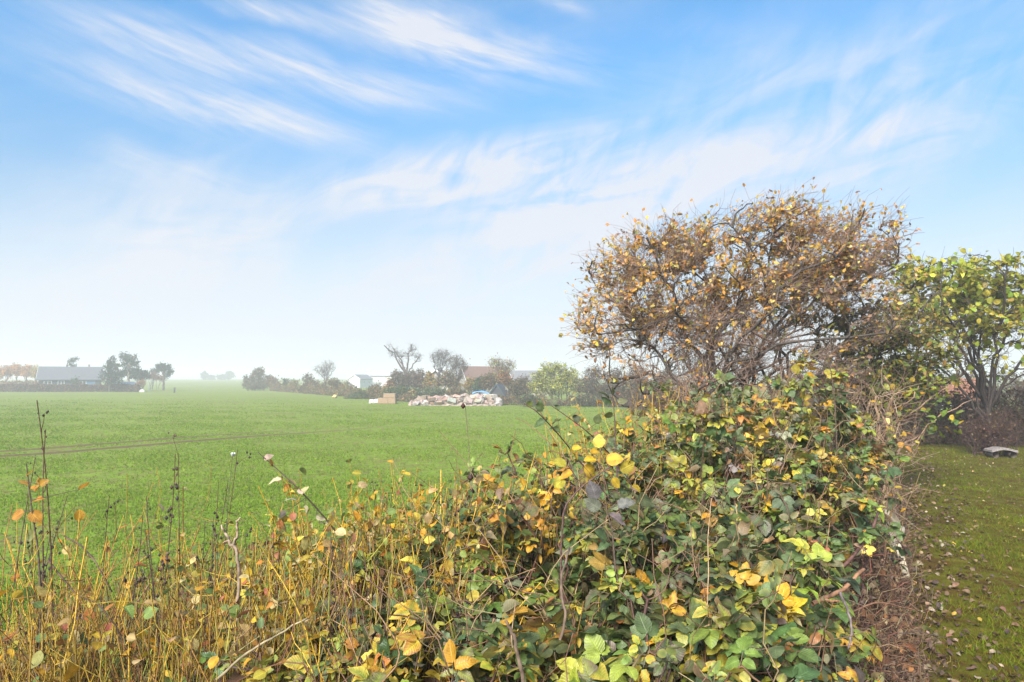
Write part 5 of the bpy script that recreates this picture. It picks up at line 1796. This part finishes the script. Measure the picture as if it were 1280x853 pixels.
def build_stalks():
    # dry weed stalks: a handful of different ones, then copies with their parts
    def stalk(label, px, depth, top_y, lean, branches, heads, col, rad, group, head_col=(.05, .035, .03), head_size=.0042, tip=None):
        c = np.array([(px - 640) / F * depth, depth, 0.0])
        c[2] = float(ground_z(c[0], c[1]))
        H = P(px, top_y, depth)[2] - c[2]
        root = empty('dry_stalk', c, label, 'weed stalk', group)
        b = Buf()
        k = 16
        t = np.linspace(0, 1, k)
        ph = rng.uniform(0, 6)
        pts = np.stack([c[0] + lean * H * t ** 1.6 + .006 * np.sin(t * 9 + ph), c[1] + .05 * np.sin(t * 3 + ph), c[2] - .02 + t * H], 1)
        tubes(b, pts[None], np.linspace(rad, rad * .35, k)[None], col, 5)
        ends = []
        for _ in range(branches):
            j = rng.integers(8, 15)
            e = pts[j] + np.array([rng.normal(0, .035), rng.normal(0, .03), rng.uniform(.05, .16)])
            tubes(b, curve_to(pts[j][None], np.array([[rng.normal(0, .6), 0, .5]]), e[None], 5, 0, .06), np.linspace(rad * .4, rad * .22, 5)[None], col, 3)
            ends.append(e)
        b.build('stem', M_TWIG, root)
        hb_ = Buf()
        o8 = np.array([(0, 0, 1.4), (1, 0, 0), (0, 1, 0), (-1, 0, 0), (0, -1, 0), (0, 0, -1.2)], float)
        of = np.array([(0, 1, 2), (0, 2, 3), (0, 3, 4), (0, 4, 1), (5, 2, 1), (5, 3, 2), (5, 4, 3), (5, 1, 4)])
        for q in range(heads):
            if ends and rng.random() < .6:
                e = ends[rng.integers(len(ends))] + rng.normal(0, .008, 3)
            else:
                j = rng.uniform(.68, 1) * (k - 1)
                i = min(int(j), k - 2)
                e = pts[i] + (pts[i + 1] - pts[i]) * (j - i) + rng.normal(0, .005, 3)
            q_ = Buf() if heads <= 16 else hb_
            q_.add(o8 * head_size * rng.uniform(.6, 1.4) + e, of, np.array(head_col) * rng.uniform(.6, 1.5))
            if heads <= 16 and tip is None:
                q_.build('seed_head', M_TWIG, root)
        if tip is not None:
            for _q in range(16):
                hb_.add(o8 * .0036 + pts[-1] + rng.normal(0, .0032, 3), of, tip)
        if hb_.n:
            hb_.build('seed_head', M_TWIG, root)
        return root
    DK = (.105, .056, .036)
    stalk('tallest dark dry stalk with knobbly tip, at the far left', 79, 2.05, 492, -.045, 2, 16, DK, .0042, None)
    stalk('second tall dark stalk touching the tallest one at its foot', 74, 2.2, 528, .0, 2, 12, DK, .004, None)
    stalk('thin stalk with drooping brown seed head standing against the rubble pile', 600, 2.6, 500, -.04, 0, 4, (.20, .15, .10), .0036, None, (.06, .025, .02), .009)
    stalk('thin dry stalk tipped with a single white fluffy head', 291, 2.45, 562, .0, 0, 2, (.09, .07, .055), .0022, None, tip=(.75, .75, .72))
    stalk('stalk with small dark knob at top beside the left frame edge', 20, 2.1, 566, .03, 1, 5, DK, .003, None)
    stalk('dark stalk with tufted brown head right of the golden stems', 198, 2.3, 562, .03, 5, 40, DK, .0036, None, (.10, .06, .045), .005)
    stalk('leaning dark stalk ending in a black knob, left of the white-tipped one', 226, 2.5, 558, .02, 1, 6, DK, .003, None, (.04, .03, .03), .007)
    stalk('dark stalk with feathery tip left of the pale forked branch', 258, 2.35, 598, .02, 2, 16, DK, .003, None)
    protos = [stalk('dark brown dry weed stalk among the golden stems at the left', px, d, ty, ln, nb, nh, DK if i % 2 else (.09, .06, .045), .0034, 'dry weed stalks at the left of the hedge')
              for i, (px, d, ty, ln, nb, nh) in enumerate(((150, 2.2, 640, .05, 2, 10), (215, 2.1, 650, -.04, 1, 8), (48, 2.3, 660, .03, 3, 14), (120, 2.5, 610, .08, 1, 8)))]
    for i in range(34):
        src = protos[i % 4]
        px = rng.uniform(5, 380) if i < 24 else rng.uniform(390, 620)
        dep = rng.uniform(1.9, 2.9)
        x = (px - 640) / F * dep
        r = src.copy()
        C.objects.link(r)
        r.location = (x, dep, float(ground_z(x, dep)))
        r.rotation_euler = (rng.normal(0, .06), rng.normal(0, .07), rng.uniform(0, 6.28))
        q = rng.uniform(.78, 1.12) if i < 24 else rng.uniform(.85, 1.0)
        r.scale = (q, q, q)
        if i >= 24:
            r['label'] = 'dark dry weed stalk poking up through the golden-leaved shrubs'
            r['group'] = 'dry stalks among the golden-leaved shrubs'
        for ch in src.children:
            k = ch.copy()
            C.objects.link(k)
            k.parent = r


build_stalks()


def branch_thing(name, label, cat, paths, col, mat=None, group=None):
    """paths: list of (points in world, r0, r1)"""
    o0 = np.array(paths[0][0][0], float)
    b = Buf()
    for pts, r0, r1 in paths:
        p = np.array(pts, float)
        t = np.linspace(0, len(p) - 1, 14)
        q = np.stack([np.interp(t, np.arange(len(p)), p[:, k]) for k in range(3)], 1)
        q[1:-1] = (q[:-2] + 2 * q[1:-1] + q[2:]) / 4
        q[1:-1] += rng.normal(0, r0 * .35, q[1:-1].shape)
        tubes(b, q[None], np.linspace(r0, r1, 14)[None], col, 6, True)
    return tag(b.build(name, mat or M_BARK, None, True, origin=o0), label, cat, group)


def build_deadwood():
    d = 2.1
    branch_thing('dead_branch', 'pale grey forked dead branch standing among the left stalks', 'branch',
                 [([P(290, 860, d), P(296, 760, d), P(300, 720, d), P(297, 690, d), P(290, 680, d)], .0055, .0045),
                  ([P(290, 682, d), P(283, 670, d), P(277, 656, d)], .005, .003), ([P(291, 682, d), P(297, 668, d), P(296, 652, d), P(301, 648, d)], .0045, .0025), ([P(287, 676, d), P(279, 678, d)], .0035, .002)], (.30, .215, .15))
    branch_thing('bare_cane', 'long reddish cane lying across the lower right tangle', 'cane', [([P(1010, 800, 2.3), P(1050, 770, 2.4), P(1100, 752, 2.6), P(1150, 765, 2.7)], .0045, .0025)], (.20, .10, .06))
    branch_thing('fallen_stem', 'straight pale straw stem lying aslant at bottom left of centre', 'stem', [([P(270, 850, 1.75), P(310, 815, 1.8), P(345, 795, 1.85), P(384, 773, 1.9)], .0035, .0025)], (.36, .28, .16))
    branch_thing('arching_cane', 'dark purple-brown cane arching low between the left stalks', 'cane', [([P(60, 700, 2.1), P(95, 745, 2.1), P(125, 755, 2.1), P(150, 790, 2.1), P(170, 860, 2.1)], .0028, .002), ([P(80, 670, 2.2), P(105, 685, 2.15), P(118, 700, 2.1), P(140, 740, 2.1)], .0025, .002)], (.12, .075, .05))
    branch_thing('arching_cane', 'thick bare red-brown cane bending down at the right of the brambles', 'cane', [([P(985, 735, 2.4), P(1040, 718, 2.4), P(1065, 700, 2.4), P(1085, 672, 2.5), P(1098, 640, 2.6)], .008, .005)], (.10, .05, .04))
    branch_thing('broken_branch', 'short orange-brown broken branch in the lower right tangle', 'branch', [([P(1015, 755, 2.0), P(1040, 745, 2.05), P(1060, 730, 2.1), P(1080, 712, 2.15)], .007, .0055), ([P(1030, 750, 2.0), P(1050, 752, 2.0)], .004, .003)], (.30, .15, .08))
    branch_thing('bare_cane', 'grey-lilac bare cane hanging down in the lower right tangle', 'cane', [([P(1050, 740, 1.95), P(1062, 770, 1.95), P(1065, 790, 1.95), P(1060, 812, 1.95)], .004, .003)], (.26, .2, .2))
    branch_thing('bare_cane', 'grey shaggy dry stem among the bottom centre brambles', 'cane', [([P(655, 860, 1.5), P(648, 820, 1.5), P(640, 790, 1.5), P(632, 776, 1.5)], .005, .0035)], (.15, .10, .07))
    branch_thing('bare_cane', 'second grey dry stem slanting up to the middle brambles', 'cane', [([P(700, 800, 1.65), P(708, 770, 1.65), P(700, 730, 1.7), P(712, 685, 1.8)], .004, .0025)], (.15, .10, .07))
    # pale pruned bush at the lawn edge
    D = 7.0
    b = P(1106, 700, 6.6)
    b[2] = .0
    root = empty('pruned_shrub', b, 'pale-stemmed pruned bush with crooked stubs at the lawn edge', 'shrub')
    sb = Buf()
    J = [P(1109, 590, 6.6), P(1098, 560, 6.6), P(1112, 545, 6.6), P(1100, 520, 6.6), P(1120, 575, 6.6)]
    paths = [([b, P(1104, 640, 6.6), J[0]], .035, .024), ([J[0], P(1095, 560, 6.5), P(1100, 530, 6.5), P(1093, 505, 6.5), P(1096, 495, 6.5)], .02, .012), ([J[0], P(1118, 575, 6.6), P(1128, 555, 6.6), P(1148, 545, 6.7)], .018, .008),
             ([J[0], P(1112, 545, 6.6), P(1108, 515, 6.6), P(1118, 490, 6.6), P(1105, 470, 6.5)], .018, .008), ([P(1112, 545, 6.6), P(1100, 512, 6.6), P(1085, 505, 6.5)], .01, .006), ([J[0], P(1080, 575, 6.4), P(1070, 560, 6.4), P(1074, 535, 6.3)], .014, .006),
             ([P(1118, 520, 6.6), P(1135, 520, 6.8), P(1160, 500, 7.0), P(1190, 480, 7.1)], .013, .005), ([P(1108, 515, 6.6), P(1140, 500, 6.7), P(1150, 480, 6.8)], .009, .004), ([P(1070, 690, 6.2), P(1082, 620, 6.3), P(1075, 560, 6.3), P(1088, 500, 6.3)], .016, .006),
             ([P(1092, 690, 6.4), P(1096, 630, 6.4), P(1110, 600, 6.4), P(1112, 560, 6.4)], .012, .006), ([J[2], P(1140, 560, 6.7), P(1165, 525, 6.9), P(1215, 500, 7.2)], .011, .004)]
    for pts, r0, r1 in paths:
        p = np.array(pts)
        t = np.linspace(0, len(p) - 1, 16)
        q = np.stack([np.interp(t, np.arange(len(p)), p[:, k]) for k in range(3)], 1)
        q[1:-1] = (q[:-2] + 2 * q[1:-1] + q[2:]) / 4
        q[1:-1] += rng.normal(0, .006, q[1:-1].shape)
        tubes(sb, q[None], np.linspace(r0, r1, 16)[None], np.array([.30, .19, .12]) * rng.uniform(.75, 1.15), 7, True)
    sb.build('stems', M_BARK, root)
    tw = Buf()
    n = 420
    c0 = np.array([P(rng.uniform(1050, 1130), rng.uniform(490, 690), rng.uniform(5.8, 7.0)) for _ in range(n)])
    e = c0 + rand_dir(n, .7) * rng.uniform(.1, .4, (n, 1))
    tubes(tw, curve_to(c0, rand_dir(n, .4), e, 6, 0, .12), np.linspace(.0042, .0018, 6)[None], choose(L3((.22, .14, .09), (.16, .10, .07), (.28, .2, .13)), n), 4)
    tw.build('twigs', M_TWIG, root)
    lb = Buf()
    n = 160
    pos = np.array([P(rng.uniform(1085, 1200), rng.uniform(470, 545), rng.uniform(6.4, 7.0)) for _ in range(n)])
    cl = choose(np.concatenate([YG, GB[:2], YL[:1]]), n)
    put_leaves(lb, ROUND, pos, rand_dir(n, -.2), rand_dir(n, 1.2), .06 * rng.uniform(.6, 1.3, n), cl, cl * .8)
    lb.build('foliage', M_LEAF, root)
    # pale rag of peeling bark, dark pipe and slat at its foot
    c = P(1114, 664, 5.0)
    bf = Buf()
    S, T = np.meshgrid(np.linspace(0, 1, 12), np.linspace(-1, 1, 8), indexing='ij')
    w = .062 * (1 - .45 * np.abs(S - .5) * 2) * (1 + .25 * np.sin(S * 17))
    cv = np.stack([c[0] + T * w + .03 * np.sin(S * 4), c[1] - .05 + .04 * T ** 2 + .03 * np.sin(S * 9 + T * 3), c[2] - .10 + .25 * S + .03 * T * np.sin(S * 6)], -1)
    idx = np.arange(S.size).reshape(S.shape)
    A, B, Cc, Dd = idx[:-1, :-1].ravel(), idx[1:, :-1].ravel(), idx[1:, 1:].ravel(), idx[:-1, 1:].ravel()
    f = np.concatenate([np.stack([A, B, Cc], 1), np.stack([A, Cc, Dd], 1)])
    bf.add(cv.reshape(-1, 3), f)
    bf.add((cv + np.array([0, .012, 0])).reshape(-1, 3), f[:, ::-1])
    tag(bf.build('torn_sack', plain_material('dirty_sack', (.36, .31, .23), .8, .35, 14), None, True, origin=c), 'torn dirty white scrap caught at the foot of the pale pruned bush', 'sack')
    branch_thing('dark_pipe', 'short black pipe lying at the foot of the pale pruned bush', 'pipe', [([P(1092, 690, 5.05), P(1108, 695, 5.0), P(1126, 701, 4.95)], .024, .024)], (.02, .022, .025), plain_material('black_plastic', (.02, .022, .025), .4))
    a, e = P(1121, 676, 5.0), P(1134, 722, 4.9)
    bf = Buf()
    dv = norm(e - a)
    sd = norm(np.cross(dv, np.array([0, 1.0, 0]))) * .022
    th_ = np.array([0, .012, 0])
    v = [a - sd, a + sd, e + sd, e - sd]
    v = v + [q + th_ for q in v]
    bf.add(v, [(0, 1, 2), (0, 2, 3), (4, 6, 5), (4, 7, 6), (0, 4, 5), (0, 5, 1), (1, 5, 6), (1, 6, 2), (2, 6, 7), (2, 7, 3), (3, 7, 4), (3, 4, 0)], (.42, .36, .26))
    tag(bf.build('wooden_slat', M_BARK, None, False, origin=e), 'narrow pale wooden slat leaning at the lawn edge', 'slat')


build_deadwood()


# ------------------------------------------------------------------ stuff: undergrowth, litter, grass
def top_h(x, y):
    """height of the hedge mass above ground at a place"""
    px = 640 + x / np.maximum(y, .3) * F
    zt_ = np.interp(px, [0, 300, 430, 560, 680, 780, 900, 1010, 1100, 1180], [.80, .85, 1.0, 1.05, 1.15, 1.3, 1.45, 1.6, 1.25, .7])
    return zt_


def build_undergrowth():
    n = 19000
    s = rng.uniform(.6, 11, n)
    t = rng.uniform(.05, 3.4, n)
    x = HO[0] + s * HE[0] + t * HN[0]
    y = HO[1] + s * HE[1] + t * HN[1]
    # the left end too, nearer the viewer
    m = rng.random(n) < .3
    x[m] = rng.uniform(-2.6, .2, int(m.sum()))
    y[m] = rng.uniform(1.75, 3.3, int(m.sum()))
    ok = (np.hypot(x, y) > 1.65)
    x, y = x[ok], y[ok]
    n = len(x)
    g = ground_z(x, y)
    s, t = st(x, y)
    h = (top_h(x, y) - g) * rng.uniform(.15, .78, n) * sstep(-.1, .7, t)
    p0 = np.stack([x, y, g + rng.random(n) * h * .6 - .02], 1)
    lean = rng.normal(0, .35, (n, 3))
    lean[:, 2] = rng.normal(.55, .45, n)
    p1 = p0 + norm(lean) * (rng.uniform(.12, .5, n) * np.clip(h + .25, .2, 1.2))[:, None]
    p1[:, 2] = np.maximum(p1[:, 2], g + .01)
    col = choose(L3((.11, .065, .04), (.16, .10, .055), (.08, .05, .04), (.24, .17, .09), (.30, .21, .07)), n, (3, 3, 3, 2, 1.5))
    b = Buf()
    tubes(b, curve_to(p0, norm(lean) + rng.normal(0, .5, (n, 3)), p1, 6, 0, .12), np.linspace(.0024, .0011, 6)[None] * rng.uniform(.6, 1.8, (n, 1)), col, 3)
    # matted golden-brown stems of the left end
    nl = 8500
    px_ = np.where(rng.random(nl) < .74, rng.uniform(-40, 330, nl), rng.uniform(300, 620, nl))
    y = rng.uniform(1.85, 3.3, nl)
    x = (px_ - 640) / F * y
    gl = ground_z(x, y)
    h = np.interp(px_, [0, 200, 350, 450, 620], [.78, .82, .95, 1.05, .85]) * rng.uniform(.35, 1.05, nl)
    q0 = np.stack([x, y, gl + h * rng.uniform(0, .7, nl)], 1)
    q1 = np.stack([x + rng.normal(.01, .065, nl), y + rng.normal(0, .06, nl), gl + h], 1)
    tubes(b, curve_to(q0, np.tile([0, 0, 1.], (nl, 1)) + rng.normal(0, .25, (nl, 3)), q1, 7, 0, .08), np.linspace(.0022, .0010, 7)[None] * rng.uniform(.6, 1.7, (nl, 1)),
          choose(L3((.46, .31, .045), (.38, .30, .06), (.22, .11, .06), (.16, .08, .05), (.44, .36, .16), (.34, .33, .06)), nl), 3)
    kl = 5200
    i = rng.integers(0, nl, kl)
    f_ = rng.random((kl, 1))
    pos = q0[i] * (1 - f_) + q1[i] * f_ + rng.normal(0, .02, (kl, 3))
    c = choose(np.concatenate([RUST, YL * .9, YG, BROWNS * 1.5, L3((.46, .36, .18), (.16, .20, .08), (.12, .16, .07), (.5, .4, .22))]), kl)
    put_leaves(b, ROUND + DEADL, pos, rand_dir(kl, -.1), rand_dir(kl, .8), .034 * rng.uniform(.5, 1.3, kl), c, c * .85)
    # withered leaves hanging in it
    k = rng.integers(0, n, 9000)
    pos = p0[k] * .4 + p1[k] * .6 + rng.normal(0, .04, (9000, 3))
    c = choose(np.concatenate([BROWNS, BROWNS * 1.3, RUST * .7, GB[:2]]), 9000)
    put_leaves(b, DEADL, pos, rand_dir(9000, -.3), rand_dir(9000, .5), .036 * rng.uniform(.5, 1.4, 9000), c)
    tag(b.build('undergrowth', M_DEAD), kind='stuff')
    # bare red-brown tangle on the lawn side
    n = 4200
    s = rng.uniform(1.6, 7.0, n)
    t = .26 + np.abs(rng.normal(.2, .25, n))
    x = HO[0] + s * HE[0] + t * HN[0]
    y = HO[1] + s * HE[1] + t * HN[1]
    g = ground_z(x, y)
    z = g + np.minimum(np.abs(rng.normal(0, .34, n)) * np.clip(t * 1.6 + .05, 0, 1.2), .06 + t * .95)
    p0 = np.stack([x, y, z], 1)
    dr = rng.normal(0, 1, (n, 3)) * np.array([1, .8, .55])
    p1 = p0 + norm(dr) * rng.uniform(.08, .42, (n, 1))
    p1[:, 2] = np.maximum(p1[:, 2], ground_z(p1[:, 0], p1[:, 1]) + .01)
    s1, t1 = st(p1[:, 0], p1[:, 1])
    p1[:, :2] += np.maximum(0, .16 - t1)[:, None] * HN[None]
    b = Buf()
    tubes(b, curve_to(p0, norm(dr) + np.array([0, 0, .5]) + rng.normal(0, .6, (n, 3)), p1, 8, 0, .14), np.linspace(.0030, .0013, 8)[None] * rng.uniform(.5, 1.5, (n, 1)), choose(L3((.17, .085, .05), (.22, .12, .07), (.12, .065, .05), (.28, .19, .12)), n), 4)
    k = rng.integers(0, n, 5200)
    pos = p0[k] + rng.normal(0, .05, (5200, 3))
    pos[:, 2] = np.maximum(pos[:, 2], ground_z(pos[:, 0], pos[:, 1]) + .015)
    c = choose(np.concatenate([BROWNS, BROWNS * 1.4, RUST * .8]), 5200)
    put_leaves(b, DEADL, pos, rand_dir(5200, -.2), rand_dir(5200, .6), .036 * rng.uniform(.5, 1.4, 5200), c)
    tag(b.build('brushwood', M_DEAD), kind='stuff')


build_undergrowth()


def build_litter_and_grass():
    # fallen leaves: a dense band along the hedge foot and scattered over the lawn
    n1, n2 = 11000, 4600
    s = rng.uniform(.8, 12, n1)
    t = np.where(rng.random(n1) < .55, rng.normal(.52, .27, n1), rng.uniform(.0, 2.6, n1))
    s2 = rng.uniform(1, 18, n2)
    t2 = -np.abs(rng.exponential(2.0, n2))
    s, t = np.concatenate([s, s2]), np.concatenate([t, t2])
    x = HO[0] + s * HE[0] + t * HN[0]
    y = HO[1] + s * HE[1] + t * HN[1]
    n = len(x)
    z = ground_z(x, y) + rng.uniform(.004, .03, n) + .012 * (t > -.4)
    c = choose(L3((.12, .07, .045), (.17, .10, .06), (.09, .055, .045), (.24, .15, .09), (.30, .22, .15), (.36, .28, .2), (.5, .33, .06)), n, (4, 4, 3, 2, 1.2, .8, .35))
    lw = (t < -.6) & (rng.random(n) < .55)
    c[lw] = choose(L3((.36, .28, .15), (.32, .22, .10), (.42, .32, .09), (.24, .15, .08), (.18, .11, .06)), int(lw.sum()))
    b = Buf()
    d = rand_dir(n)
    d[:, 2] *= .25
    put_leaves(b, DEADL, np.stack([x, y, z], 1), d, norm(np.array([0, 0, 1.0]) + rng.normal(0, .35, (n, 3))), np.where(t < -.6, rng.uniform(.014, .042, n), rng.uniform(.022, .056, n)), c, c * rng.uniform(.6, 1.1, (n, 1)))
    tag(b.build('fallen_leaves', M_DEAD), kind='stuff')
    # lawn grass
    n = 170000
    dep = 3.0 + 14.5 * rng.random(n) ** 1.25
    px = rng.uniform(1000, 1330, n)
    x = (px - 640) / F * dep
    y = dep
    s, t = st(x, y)
    patch = .8 * wavy(x * 1.9 + .3 * np.sin(y * 2.7), y * 1.1 + .4 * np.sin(x * 3.1), 1.0) + .6 * wavy(x * 6, y * 4.3, 1.0)
    k = (t < .22 + .2 * wavy(x, y, 2.0)) & (rng.random(n) < np.clip(.18 + .42 * sstep(.35, -.5, t) + .42 * patch, .04, 1))
    x, y, patch, t = x[k], y[k], patch[k], t[k]
    n = len(x)
    g = ground_z(x, y)
    h = rng.uniform(.014, .055, n) * (1 + .3 * patch)
    ln = rng.normal(0, .8, (n, 2))
    w = .0022 + .0010 * y / 6
    a = rng.uniform(0, 6.28, n)
    dx, dy = np.cos(a) * w, np.sin(a) * w
    v = np.stack([np.stack([x - dx, y - dy, g], 1), np.stack([x + dx, y + dy, g], 1), np.stack([x + ln[:, 0] * h, y + ln[:, 1] * h, g + h], 1)], 1)
    c = choose(L3((.125, .165, .008), (.17, .215, .009), (.085, .11, .007), (.19, .155, .018), (.21, .14, .03)), n, (4, 3, 3, 2, 1.3))
    c = np.repeat(c * (1.0 + .25 * patch[:, None]), 3, axis=0).clip(.006, .6)
    b = Buf()
    b.add(v.reshape(-1, 3), np.arange(n * 3).reshape(-1, 3), c)
    tag(b.build('grass', M_GRASS, smooth=False), kind='stuff')
    # young crop on the field
    n = 420000
    dep = 6.5 + 84 * rng.random(n) ** 2.2
    px = rng.uniform(-60, 860, n)
    x = (px - 640) / F * dep + rng.normal(0, .02, n)
    y = dep
    # drilled in rows
    rw = .14
    q = x * .8 + y * -.6
    q2 = np.round(q / rw) * rw + rng.normal(0, .022, n)
    x = x + (q2 - q) * .8
    y = y - (q2 - q) * .6
    s, t = st(x, y)
    tr = (x - TR_P[0]) * TR_N[0] + (y - TR_P[1]) * TR_N[1] + .08 * wavy(x, y, .7)
    off = ((np.abs(tr) < .48) & (y < 40)) | ((np.abs(tr - 1.8) < .36) & (y < 33)) | (rng.random(n) < sstep(28, 88, y))
    patch = wavy(x * .35, y * .35, 1) + .6 * wavy(x * 1.4, y * 1.1, 1)
    k = (t > 4.3) & ~off & (rng.random(n) < np.clip(.56 + .5 * patch, .1, .95))
    x, y = x[k], y[k]
    n = len(x)
    g = field_z(x, y)
    dist = np.hypot(x, y)
    h = rng.uniform(.02, .055, n)
    w = .0035 + .0006 * dist
    vs, cs = [], []
    base = choose(L3((.18, .28, .016), (.21, .31, .02), (.15, .235, .014), (.25, .33, .03)), n, None, .14)
    for r_ in range(2):
        ln = rng.normal(0, .55, (n, 2))
        a = rng.uniform(0, 6.28, n)
        dx, dy = np.cos(a) * w, np.sin(a) * w
        vs.append(np.stack([np.stack([x - dx, y - dy, g - .01], 1), np.stack([x + dx, y + dy, g - .01], 1), np.stack([x + ln[:, 0] * h, y + ln[:, 1] * h, g + h], 1)], 1))
        cs.append(np.repeat(base, 3, axis=0))
    b = Buf()
    v = np.concatenate(vs).reshape(-1, 3)
    b.add(v, np.arange(len(v)).reshape(-1, 3), np.concatenate(cs))
    tag(b.build('young_crop', M_GRASS, smooth=False), kind='stuff')


build_litter_and_grass()
